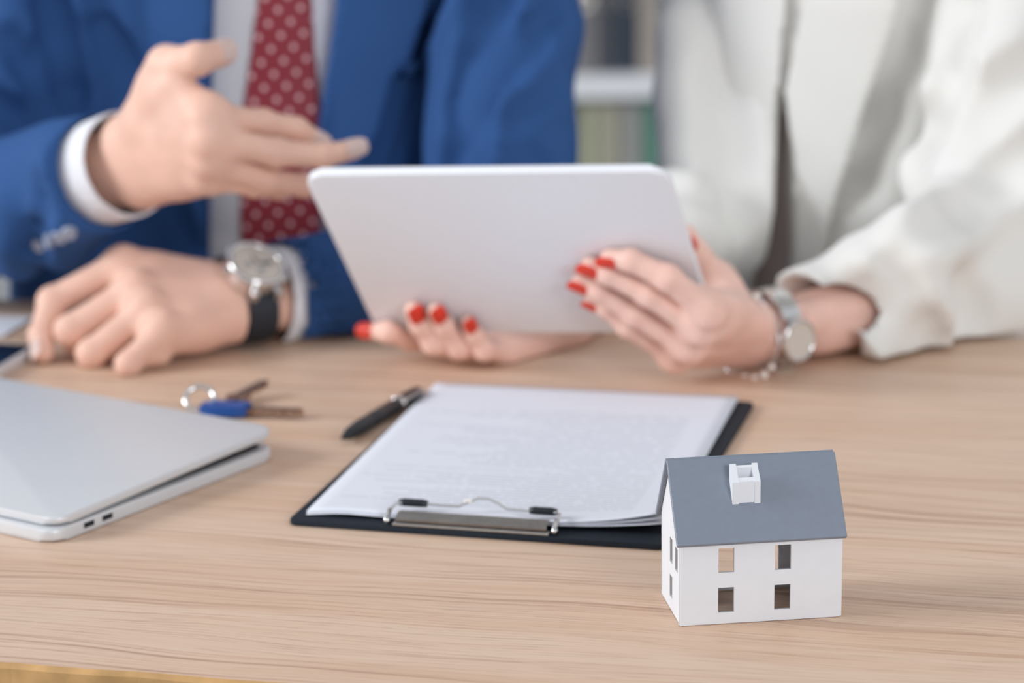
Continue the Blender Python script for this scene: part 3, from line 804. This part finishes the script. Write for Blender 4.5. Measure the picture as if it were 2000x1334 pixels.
X, Y, Z = hairM.P(); hairM.f = np.maximum(hairM.f, (-(Y - 2.07) * .7 - (Z - (T + .65))).astype(np.float32))
child_mesh('hair', shift(hairM.mesh('hair'), MO), M['hair'], man)

def xz(pts, Y): return [(lambda p: (p[0], p[2]))(at(x, y, Y)) for x, y in pts]
# jacket
J = Field((-.64, 1.74, .50), (.12, 2.33, T + .44), .0038)
man_torso(J, .006)
def fold(amp, n, ph, ax):
    ax = np.asarray(ax, float)
    def g(X, Y, Z, t):
        s = X * ax[0] + Y * ax[1] + Z * ax[2]
        return (amp * np.sin(n * s + ph + 1.5 * np.sin(t * 5 + ph)) * (.5 + .5 * np.sin(t * 7 + ph * 2))).astype(np.float32)
    return g
J.cone(shMR, eA, .068, .056, .016, disp=fold(.004, 90, .5, (.3, .5, .8)))
J.cone(A3(MX - .13, 2.10, T + .28), A3(MX - .165, 2.085, T - .03), .060, .060, .03)
cuffA = wA + nrm(eA - wA) * .034
J.cone(eA, cuffA, .054, .0455, .018, disp=fold(.0022, 75, 1.2, (.8, .3, .3)))
J.cone(shML, eB, .070, .058, .014, disp=fold(.004, 85, 2.4, (-.6, .3, .75)))
cuffB = wB + nrm(eB - wB) * .035
J.cone(eB, cuffB, .054, .044, .018, disp=fold(.0025, 70, .2, (.9, .2, .2)))
def hit(F, x, y):                          # first point of a cloth surface under a line of sight
    d = ray(x, y)
    for Yd in np.arange(1.66, 2.36, F.h * .5):
        p = CP + d * Yd / d[1]; i = [int(round((p[k] - F.lo[k]) / F.h)) for k in range(3)]
        if all(0 <= i[k] < F.n[k] for k in range(3)) and F.f[tuple(i)] < 0: return p
    return None
def crease(F, lines, sub, k=.014):
    for pts, r, dp in lines:
        q = []
        for (x0, y0), (x1, y1) in zip(pts, pts[1:]):
            for t in (0, .5): q.append(hit(F, x0 + (x1 - x0) * t, y0 + (y1 - y0) * t))
        q.append(hit(F, *pts[-1])); q = [v for v in q if v is not None]
        q = [v + (FW * -(r - dp) if sub else FW * (r - dp)) for v in q]
        for i, (a, b) in enumerate(zip(q, q[1:])):
            if np.linalg.norm(a - b) < .09: F.cone(a, b, r, r, k, sub=sub)
J0 = J.f.copy()
crease(J, [([(945, 95), (1010, 50)], .020, .009), ([(925, 275), (985, 295)], .024, .010), ([(985, 215), (1070, 190)], .018, .007), ([(20, 40), (70, 120)], .020, .008), ([(10, 150), (75, 205)], .020, .008), ([(130, 20), (165, 220)], .022, .008), ([(20, 400), (30, 500)], .02, .006), ([(110, 330), (120, 480)], .02, .005)], False)
crease(J, [([(965, -10), (935, 120), (915, 200), (895, 330)], .020, .022), ([(100, 0), (130, 120), (150, 240)], .016, .018), ([(198, 5), (215, 120), (235, 200)], .014, .007),
           ([(965, 120), (1080, 25)], .011, .010), ([(930, 190), (1060, 85)], .011, .010), ([(985, 250), (1095, 165)], .011, .008), ([(1010, 270), (1070, 330)], .012, .006), ([(60, 360), (75, 420), (62, 500)], .009, .0035), ([(30, 80), (90, 170), (110, 250)], .013, .010), ([(0, 205), (80, 262)], .012, .010)], True, .010)
crease(J, [([(845, 0), (812, 80), (790, 140), (758, 255), (716, 345)], .014, .016), ([(205, 60), (258, 130), (320, 250), (385, 490)], .012, .008)], True, .006)
J.f = np.minimum(J.f, J0 + np.float32(.0150))
# open front
Xg, Yg, Zg = J.P()
op = poly2(xz([(500, -520), (440, -300), (415, 0), (408, 200), (404, 380), (398, 640), (655, 640), (640, 420), (622, 250), (640, 120), (657, 0), (650, -300), (610, -520)], 2.03), J.ax[0][:, None], J.ax[2][None, :])[:, None, :]
J.f = np.maximum(J.f, -np.maximum(op, np.maximum(Yg - (MY - .03), 1.985 - Yg).astype(np.float32)))
# hollow sleeve ends
dA, dB = nrm(wA - eA), nrm(wB - eB)
J.cone(cuffA - dA * .035, cuffA + dA * .08, .0405, .0415, .002, sub=True)
J.cone(cuffB - dB * .035, cuffB + dB * .08, .0390, .0400, .002, sub=True)
def cut(F, p, d): X, Y, Z = F.P(); return ((X - p[0]) * d[0] + (Y - p[1]) * d[1] + (Z - p[2]) * d[2]).astype(np.float32)
def cut_sleeve(F, p, d, R=.075):
    X, Y, Z = F.P(); c = p + d * R
    sl_ = F.region(c - R - .02, c + R + .02); X, Y, Z = F.P(sl_)
    a = ((X - p[0]) * d[0] + (Y - p[1]) * d[1] + (Z - p[2]) * d[2]); r2 = np.sqrt(np.maximum((X - p[0]) ** 2 + (Y - p[1]) ** 2 + (Z - p[2]) ** 2 - a * a, 0))
    F.f[sl_] = np.maximum(F.f[sl_], -np.maximum(-a, r2 - R).astype(np.float32))
cut_sleeve(J, cuffA, dA); cut_sleeve(J, cuffB, dB, .058)
off_table(J, .0035)
jm = child_mesh('jacket', shift(J.mesh('jacket', 2), MO), M['navy'], man)
# lapels: cloth folded over the chest
def shell(torso, lo, hi, h, g0, g1, polys, Yp, yfront, tilt=None):
    A = Field(lo, hi, h); torso(A, g0)
    X, Y, Z = A.P(); d = None
    rise = (g1 - g0) if tilt is None else (g1 - g0) + tilt[1] * np.clip((X - tilt[0]) / .075, 0, 1)
    f = np.maximum(A.f - rise, -A.f)
    for pl_ in polys:
        q = poly2(xz(pl_, Yp), A.ax[0][:, None], A.ax[2][None, :])[:, None, :]; d = q if d is None else np.minimum(d, q)
    f = np.maximum(f, d); f = np.maximum(f, (Y - yfront).astype(np.float32)); A.f = f.astype(np.float32); return A
LO, HI = (-.42, 1.96, T - .05), (.06, 2.14, T + .45)
for pl_ in ([(490, -470), (440, -300), (415, 0), (408, 200), (404, 470), (396, 500), (330, 250), (268, 120), (225, 60), (250, 0), (300, -250), (430, -470)],
            [(620, -470), (650, -300), (657, 0), (640, 120), (620, 250), (640, 420), (655, 500), (700, 345), (742, 250), (768, 155), (800, 120), (838, 0), (800, -250), (680, -470)]):
    child_mesh('lapel', shift(shell(man_torso, LO, HI, .0028, .005, .0125, [pl_], 2.035, MY - .04, (at(645, 150, 2.03)[0], .034) if pl_[0][0] > 600 else None).mesh('lapel', 2), MO), M['navy'], jm)
child_mesh('pocket_welt', shift(shell(man_torso, LO, HI, .0028, .006, .0115, [[(783, 135), (876, 92), (880, 118), (788, 160)]], 2.04, MY - .02).mesh('welt', 1), MO), M['navy'], jm)
# shirt
S = Field((-.64, 1.74, .50), (.12, 2.33, T + .47), .0045); man_torso(S, -.014)
S.cone(A3(MX + .005, 2.12, T + .36), A3(MX + .008, 2.105, T + .455), .068, .066, .02)
S.cone(eA, wA + nrm(eA - wA) * .13, .038, .036, .01); S.cone(eB, wB + nrm(eB - wB) * .13, .036, .034, .01)
off_table(S, .006)
sm_ = child_mesh('shirt', shift(S.mesh('shirt', 1), MO), M['shirt'], man)
def cuff(p, d, L, r0, r1, th, name, m, parent, o, sqv=None):
    a = p - d * L; lo = np.minimum(a, p) - r1 - .02; hi = np.maximum(a, p) + r1 + .02
    F = Field(lo, hi, .0018); F.cone(a, p + d * .03, r0, r1, 0); F.cone(a - d * .02, p + d * .05, r0 - th, r1 - th, .001, sub=True)
    F.f = np.maximum(F.f, cut(F, p, d)); F.f = np.maximum(F.f, -cut(F, a, d)); off_table(F, .001)
    return child_mesh(name, shift(F.mesh(name, 2), o), m, parent)
cuff(wA + dA * -.008, dA, .07, .0385, .0405, .0028, 'shirt_cuff', M['shirt'], sm_, MO)
cuff(wB + dB * -.027, dB, .045, .0365, .0375, .0028, 'shirt_cuff', M['shirt'], sm_, MO)
# tie
tie = child_mesh('tie', shift(shell(man_torso, (-.27, 1.96, T - .16), (-.10, 2.10, T + .44), .0022, -.0135, -.0070, [[(500, 0), (480, 150), (466, 250), (464, 480), (462, 640), (540, 720), (612, 640), (624, 480), (628, 250), (617, 150), (606, 0), (586, -320), (600, -360), (594, -450), (528, -450), (522, -360), (540, -320)]], 2.03, 2.10).mesh('tie', 2), MO), M['tie'], man)
# cuff buttons
for i in range(4):
    p = hit(J, 78 + 19 * i, 478 - 8 * i)
    if p is None: continue
    ii = [int(round((p[k] - J.lo[k]) / J.h)) for k in range(3)]
    dv = -FW * .3 - nrm(A3(*[J.f[tuple(ii[q] - (2 if q == k else 0) for q in range(3))] - J.f[tuple(ii[q] + (2 if q == k else 0) for q in range(3))] for k in range(3)])); dv = nrm(dv)
    bm = bmesh.new(); bmesh.ops.create_cone(bm, cap_ends=True, segments=20, radius1=.0060, radius2=.0052, depth=.0032)
    bmesh.ops.transform(bm, matrix=Matrix.Translation(Vector(p - MO + dv * .0012)) @ Vector(dv).to_track_quat('Z', 'Y').to_matrix().to_4x4(), verts=bm.verts)
    obj('sleeve_button', bm, M['button'], jm, True, .6)
# trousers (below the table)
def trousers(o, lo, hi, hips, name, m, parent):
    F = Field(lo, hi, .010)
    for hp, kn, an in hips: F.cone(hp, kn, .085, .062, .03); F.cone(kn, an, .060, .042, .02); F.cone(an, an + A3(0, -.12, -.03), .035, .030, .01)
    child_mesh(name, shift(F.mesh(name, 2), o), m, parent)
trousers(MO, (-.45, 1.5, .0), (.05, 2.35, .62), [(A3(MX + s * .09, 2.15, .50), A3(MX + s * .11, 1.75, .50), A3(MX + s * .11, 1.78, .07)) for s in (-1, 1)], 'trousers', M['trouser'], man)

# ------------------------------------------------------------------ woman
wom = empty('person', tuple(WO)); tag(wom, 'person in a cream blazer with red nails, holding the tablet', 'person')
FBw = upper_body((.04, 1.66, .48), (.58, 2.38, 1.52), woman_torso, ((shWR, eC, wC + nrm(eC - wC) * .045), (shWL, eD, wD + nrm(eD - wD) * .055)), A3(.265, 2.08, T + .54), nrm(A3(-.45, -1, -.3)))
bodyW = merge_body('body', [shift(FBw.mesh('body'), WO), shift(FC.mesh('hand', 2), WO), shift(FD.mesh('hand', 2), WO)], M['skin_f'], wom)
nails(bodyW, WO, fC, thC, .0088, [A3(-.5, -1, .25), toCam + UP * .3, toCam + UP * .3, toCam + UP * .3], M['red_nail'])
nails(bodyW, WO, fD, thD, .0089, [ez, ez, ez + A3(0, 0, -.1), ez + A3(0, 0, -.5)], M['red_nail'], A3(-.4, -1, .2))
hairW = Field((.10, 1.93, T + .36), (.44, 2.28, T + .70), .006)
hairW.ball(A3(.270, 2.105, T + .575), .104, .01); hairW.cone(A3(.275, 2.14, T + .56), A3(.29, 2.16, T + .42), .085, .06, .03)
X, Y, Z = hairW.P(); hairW.f = np.maximum(hairW.f, (-(Y - 2.05) * .8 - (Z - (T + .60))).astype(np.float32))
child_mesh('hair', shift(hairW.mesh('hair'), WO), M['hair'], wom)
# blazer
B = Field((.04, 1.66, .50), (.60, 2.38, T + .41), .0038); woman_torso(B, .010)
dC, dD = nrm(wC - eC), nrm(wD - eD)
B.cone(shWR, eC, .054, .048, .016, disp=fold(.0035, 90, .8, (.4, .2, .8)))
cuffC = wC - dC * .10; cuffD = wD - dD * .062
B.cone(eC, cuffC, .050, .044, .016, disp=fold(.003, 90, .1, (.6, .6, .3)))
B.cone(shWL, eD, .064, .060, .018, disp=fold(.005, 60, 1.1, (.4, -.2, .9)))
B.cone(eD, cuffD + dD * .030, .058, .041, .020, disp=fold(.0045, 75, 2.2, (.95, .2, .35)))
B0 = B.f.copy()
crease(B, [([(1640, 480), (1760, 560)], .026, .010), ([(1700, 545), (1850, 470)], .026, .010), ([(1800, 470), (1985, 370)], .030, .012), ([(1800, 580), (1830, 640)], .020, .008), ([(1650, 625), (1760, 665)], .020, .007), ([(1830, 330), (1985, 230)], .028, .010), ([(1870, 180), (1980, 90)], .026, .008), ([(1310, 370), (1380, 400)], .018, .007), ([(1310, 430), (1390, 470)], .018, .007), ([(1345, 60), (1350, 300)], .026, .008), ([(1470, 0), (1490, 400)], .030, .008)], False)
crease(B, [([(1400, 0), (1412, 150), (1440, 420)], .016, .012), ([(1884, 10), (1850, 150), (1770, 345)], .013, .014), ([(1890, 570), (1905, 630)], .014, .012), ([(1700, 600), (1790, 690)], .012, .008), ([(1655, 560), (1720, 610)], .011, .007), ([(1775, 0), (1700, 240), (1640, 470)], .020, .013), ([(1800, 440), (1900, 385), (2030, 270)], .018, .009), ([(1850, 270), (1920, 215), (2030, 130)], .016, .009)], True, .018)
crease(B, [([(1745, 520), (1800, 620), (1830, 680)], .012, .007)], True, .010)
B.f = np.minimum(B.f, B0 + np.float32(.016))
opw = poly2(xz([(1543, 180), (1528, 300), (1500, 560), (1470, 760), (1600, 760), (1563, 560), (1560, 300)], 2.0), B.ax[0][:, None], B.ax[2][None, :])[:, None, :]
Xg, Yg, Zg = B.P(); cW = (shWR + shWL) / 2
deep = ((Xg - cW[0]) * -wn_[0] + (Yg - cW[1]) * -wn_[1] + .03).astype(np.float32)
B.f = np.maximum(B.f, -np.maximum(opw, np.maximum(deep, (1.93 - Yg).astype(np.float32))))
B.cone(cuffC - dC * .03, cuffC + dC * .08, .0345, .0350, .002, sub=True)
B.cone(cuffD - dD * .045, cuffD + dD * .10, .0350, .0352, .002, sub=True)
cut_sleeve(B, cuffC, dC, .056); 
slant = nrm(dD + A3(0, 0, -.55))
sl_ = B.region(wD - .14, wD + .14); X, Y, Z = B.P(sl_)
q = [X - cuffD[0], Y - cuffD[1], Z - cuffD[2]]
a_ = q[0] * slant[0] + q[1] * slant[1] + q[2] * slant[2]; t_ = q[0] * dD[0] + q[1] * dD[1] + q[2] * dD[2]
r_ = np.sqrt(np.maximum(q[0] ** 2 + q[1] ** 2 + q[2] ** 2 - t_ * t_, 0))
B.f[sl_] = np.maximum(B.f[sl_], -np.maximum(-a_, r_ - .10).astype(np.float32))
off_table(B, .0035)
bl = child_mesh('blazer', shift(B.mesh('blazer', 2), WO), M['cream'], wom)
WLO, WHI = (.13, 1.86, T - .06), (.46, 2.2, T + .34)
for pl_ in ([(1548, -200), (1546, 0), (1536, 180), (1520, 300), (1480, 640), (1410, 640), (1420, 300), (1432, 0), (1440, -200)],
            [(1600, -200), (1570, 60), (1546, 200), (1566, 330), (1566, 620), (1604, 620), (1640, 430), (1690, 230), (1745, 40), (1790, -200)]):
    child_mesh('lapel', shift(shell(woman_torso, WLO, WHI, .0028, .012, .022, [pl_], 1.99, 2.12).mesh('lapel', 3), WO), M['cream'], bl)
Bs = Field((.10, 1.9, .50), (.50, 2.36, T + .36), .005); woman_torso(Bs, -.012)
child_mesh('blouse', shift(Bs.mesh('blouse', 1), WO), M['blouse'], wom)
trousers(WO, (.05, 1.5, .0), (.52, 2.35, .62), [(A3(WO[0] + s * .075, 2.13, .50), A3(WO[0] - .04 + s * .08, 1.75, .50), A3(WO[0] - .04 + s * .08, 1.78, .07)) for s in (-1, 1)], 'trousers', M['cream'], wom)

# ------------------------------------------------------------------ wristwatches and bracelet
def frame_at(p, x, z):
    x = nrm(x); z = np.asarray(z, float); z = nrm(z - x * (z @ x)); y = np.cross(z, x); mt = Matrix.Identity(4)
    for i in range(3): mt[i][0], mt[i][1], mt[i][2], mt[i][3] = x[i], y[i], z[i], p[i]
    return mt
def band(bm, ry, rz, w, th, a0, a1, n=40):            # strap around the x axis, angles from +z
    prev = None
    for i in range(n + 1):
        a = a0 + (a1 - a0) * i / n; c, s = math.cos(a), math.sin(a)
        q = [bm.verts.new((x, (ry + o) * s, (rz + o) * c)) for x, o in ((-w / 2, 0), (w / 2, 0), (w / 2, th), (-w / 2, th))]
        if prev:
            for j in range(4): bm.faces.new((prev[j], prev[(j + 1) % 4], q[(j + 1) % 4], q[j]))
        else: bm.faces.new(q)
        prev = q
    bm.faces.new(prev[::-1]); return bm
def disc(r0, r1, z0, z1, n=40, cush=0.0):
    bm = bmesh.new(); f = lambda a: 1 + cush * (abs(math.cos(2 * a)) ** 1.0 - .5) * -1
    rings = [[bm.verts.new((r * f(6.28319 * i / n) * math.cos(6.28319 * i / n), r * f(6.28319 * i / n) * math.sin(6.28319 * i / n), z)) for i in range(n)] for r, z in ((r0, z0), (r1, z1))]
    bm.faces.new(rings[0][::-1]); bm.faces.new(rings[1])
    for i in range(n): bm.faces.new((rings[0][i], rings[0][(i + 1) % n], rings[1][(i + 1) % n], rings[1][i]))
    return bm
wt = empty('wristwatch'); wt.matrix_world = frame_at(pw, -dB, zB)
tag(wt, 'large silver wristwatch with black strap on the wrist by the navy sleeve', 'wristwatch')
obj('strap', band(bmesh.new(), RYB, RZ, .024, .0028, math.radians(30), math.radians(330)), M['strap'], wt, True, .7)
obj('case', disc(.0230, .0238, RZ - .001, RZ + .0085, 48, .08), M['chrome'], wt, True, .6)
def ringmesh(r, t, z):
    return loop_tube(bmesh.new(), [(r * math.cos(a), r * math.sin(a), z) for a in np.linspace(0, 6.28319, 40, endpoint=False)], t)
obj('bezel', ringmesh(.0207, .0025, RZ + .0092), M['chrome'], wt, True)
dl = obj('dial', disc(.0190, .0190, RZ + .0085, RZ + .0092), M['dial'], wt)
for dx, dy in ((.0075, 0), (-.0075, 0), (0, -.0075)): obj('subdial', disc(.0036, .0036, RZ + .0092, RZ + .0094, 20), M['steel'], dl).location = (dx, dy, 0)
obj('hour_hand', bx((-.0006, 0, RZ + .0095), (.0006, .009, RZ + .0098)), M['dark'], dl)
obj('minute_hand', bx((0, -.0005, RZ + .0098), (.013, .0005, RZ + .0101)), M['dark'], dl)
cr = bmesh.new(); bmesh.ops.create_cone(cr, cap_ends=True, segments=16, radius1=.003, radius2=.003, depth=.004); bmesh.ops.rotate(cr, verts=cr.verts, matrix=Matrix.Rotation(math.pi / 2, 3, 'Y')); bmesh.ops.translate(cr, verts=cr.verts, vec=(-.0250, 0, RZ + .004)); obj('crown', cr, M['chrome'], wt, True, .6)
for s in (-1, 1):
    for q in (-1, 1): obj('lug', bx((q * .0095 - .0025, s * .0225 - .004, RZ - .004), (q * .0095 + .0025, s * .0225 + .004, RZ + .004), .001), M['chrome'], wt)

ww = empty('wristwatch'); ww.matrix_world = frame_at(pD, -dD, zD)
tag(ww, 'slim pale silver bracelet watch on the wrist by the cream sleeve', 'wristwatch')
for i in range(18):
    a = math.radians(36 + 288 * i / 17); c, s = math.cos(a), math.sin(a)
    l_ = bx((-.0088, -.0044, -.0012), (.0088, .0044, .0016), .0007)
    bmesh.ops.transform(l_, matrix=Matrix.Translation((0, (ry + .0015) * s, (rz + .0015) * c)) @ Matrix.Rotation(-math.atan2(s * rz, c * ry), 4, 'X'), verts=l_.verts)
    obj('link', l_, M['steel'] if i % 2 else M['chrome'], ww, True, .6)
obj('case', disc(.0148, .0155, rz + .0012, rz + .006, 36), M['chrome'], ww, True, .6)
obj('bezel', ringmesh(.0140, .0014, rz + .0064), M['chrome'], ww, True)
obj('dial', disc(.0130, .0130, rz + .006, rz + .0064, 32), M['dial'], ww)
br = empty('bracelet'); br.matrix_world = frame_at(pB, xB, zBr)
tag(br, 'thin bracelet with pearl beads next to the silver bracelet watch', 'bracelet')
obj('chain', loop_tube(bmesh.new(), [(0, RYR * math.sin(a), RZR * math.cos(a)) for a in np.linspace(0, 6.28319, 40, endpoint=False)], .0008, 6), M['chrome'], br, True)
bead_me = None
for a, r in ((5, .0030), (20, .0022), (-160, .0052), (-142, .0040), (178, .0036), (-125, .0030), (-108, .0026)):
    s = bmesh.new(); bmesh.ops.create_uvsphere(s, u_segments=14, v_segments=10, radius=r)
    ar = math.radians(a); bmesh.ops.translate(s, verts=s.verts, vec=(0, (RYR + .001) * math.sin(ar), (RZR + .001) * math.cos(ar))); obj('bead', s, M['pearl'], br, True)

# ------------------------------------------------------------------ shelving behind
SY = 4.6
su = empty('shelving_unit', (0, SY, 0)); tag(su, 'open white shelving unit standing behind the two people', 'shelves')
s0 = at(1215, 170, SY)                     # the white board between the two people
bz = s0[2]; X0, X1 = -1.6, 1.6; D_ = .36
zs_ = [.08, bz - .70, bz - .355, bz, bz + .36, bz + .72]
for z in zs_: obj('shelf_board', bx((X0, 0, z - .022), (X1, D_, z + .022), .002), M['shelf'], su)
for x in (X0 - .03, 1.6): obj('side_panel', bx((x, 0, 0), (x + .03, D_, zs_[-1] + .03), .002), M['shelf'], su)
obj('back_panel', bx((X0, D_ - .012, .1), (X1, D_, zs_[-1])), M['b_stone'], su)
def binder(x, w, h, z, m, label, group=None):
    e = empty('binder', (x, SY + .03, z + .0225)); tag(e, label, 'binder', group)
    obj('spine', bx((0, 0, 0), (w, .012, h), .003), m, e)
    obj('cover', bx((0, .012, 0), (.004, .27, h)), m, e); obj('cover', bx((w - .004, .012, 0), (w, .27, h)), m, e)
    obj('pages', bx((.006, .014, .006), (w - .006, .25, h - .012)), M['paper'], e)
    rgx = ringmesh(.014, .0042, 0) if m == M['b_grey'] else ringmesh(.010, .0018, 0); bmesh.ops.rotate(rgx, verts=rgx.verts, matrix=Matrix.Rotation(math.pi / 2, 3, 'X')); bmesh.ops.translate(rgx, verts=rgx.verts, vec=(w / 2, -.003, h * .42))
    obj('finger_ring', rgx, M['pearl'] if m == M['b_grey'] else M['steel'], e, True)  # grey binder's ring is thicker and pale, painting in a bright blurred highlight
px2 = lambda x: at(x, 100, SY)[0]
def run(z, items, group, names):
    for (xa, xb, h, m, lab) in items: binder(px2(xa), px2(xb) - px2(xa) - .002, h, z, M[m], lab, None)
run(bz, [(1116, 1172, .31, 'b_grey', 'mid grey binder standing at the end of the upper shelf row'), (1172, 1206, .31, 'b_dark', 'charcoal grey binder standing on the white shelf board'), (1208, 1246, .30, 'b_navy', 'slim dark slate binder beside the taupe one'), (1248, 1330, .31, 'b_taupe', 'wide taupe binder standing on the white shelf board')], 'g', 0)
run(zs_[2], [(1135, 1166, .30, 'b_sage', 'pale olive binder on the shelf under the white board'), (1168, 1212, .30, 'b_beige', 'beige binder beside the pale olive one'), (1214, 1256, .30, 'b_stone', 'stone grey binder between beige and green ones'), (1258, 1300, .30, 'b_green', 'sea green binder on the shelf under the white board')], 'g', 0)

# low cabinet glimpsed under the raised sleeve
lcab = empty('low_cabinet', (-1.35, 3.3, 0)); tag(lcab, 'low white cabinet with grey plinth seen below the raised sleeve', 'cabinet')
obj('body', bx((-.5, 0, .10), (.62, .4, .52), .004), M['shelf'], lcab)
obj('plinth', bx((-.48, .02, 0), (.60, .38, .10)), M['b_grey'], lcab)
obj('worktop', bx((-.52, -.02, .52), (.64, .42, .545), .003), M['b_sage'], lcab)
for k in range(2):
    d_ = obj('door', bx((-.48 + .55 * k, -.016, .12), (.05 + .55 * k, -.001, .50), .002), M['shelf'], lcab)
    obj('handle', bx((.0 - .44 * k + .55 * k, -.03, .40), (.012 - .44 * k + .55 * k, -.016, .48), .002), M['steel'], d_)
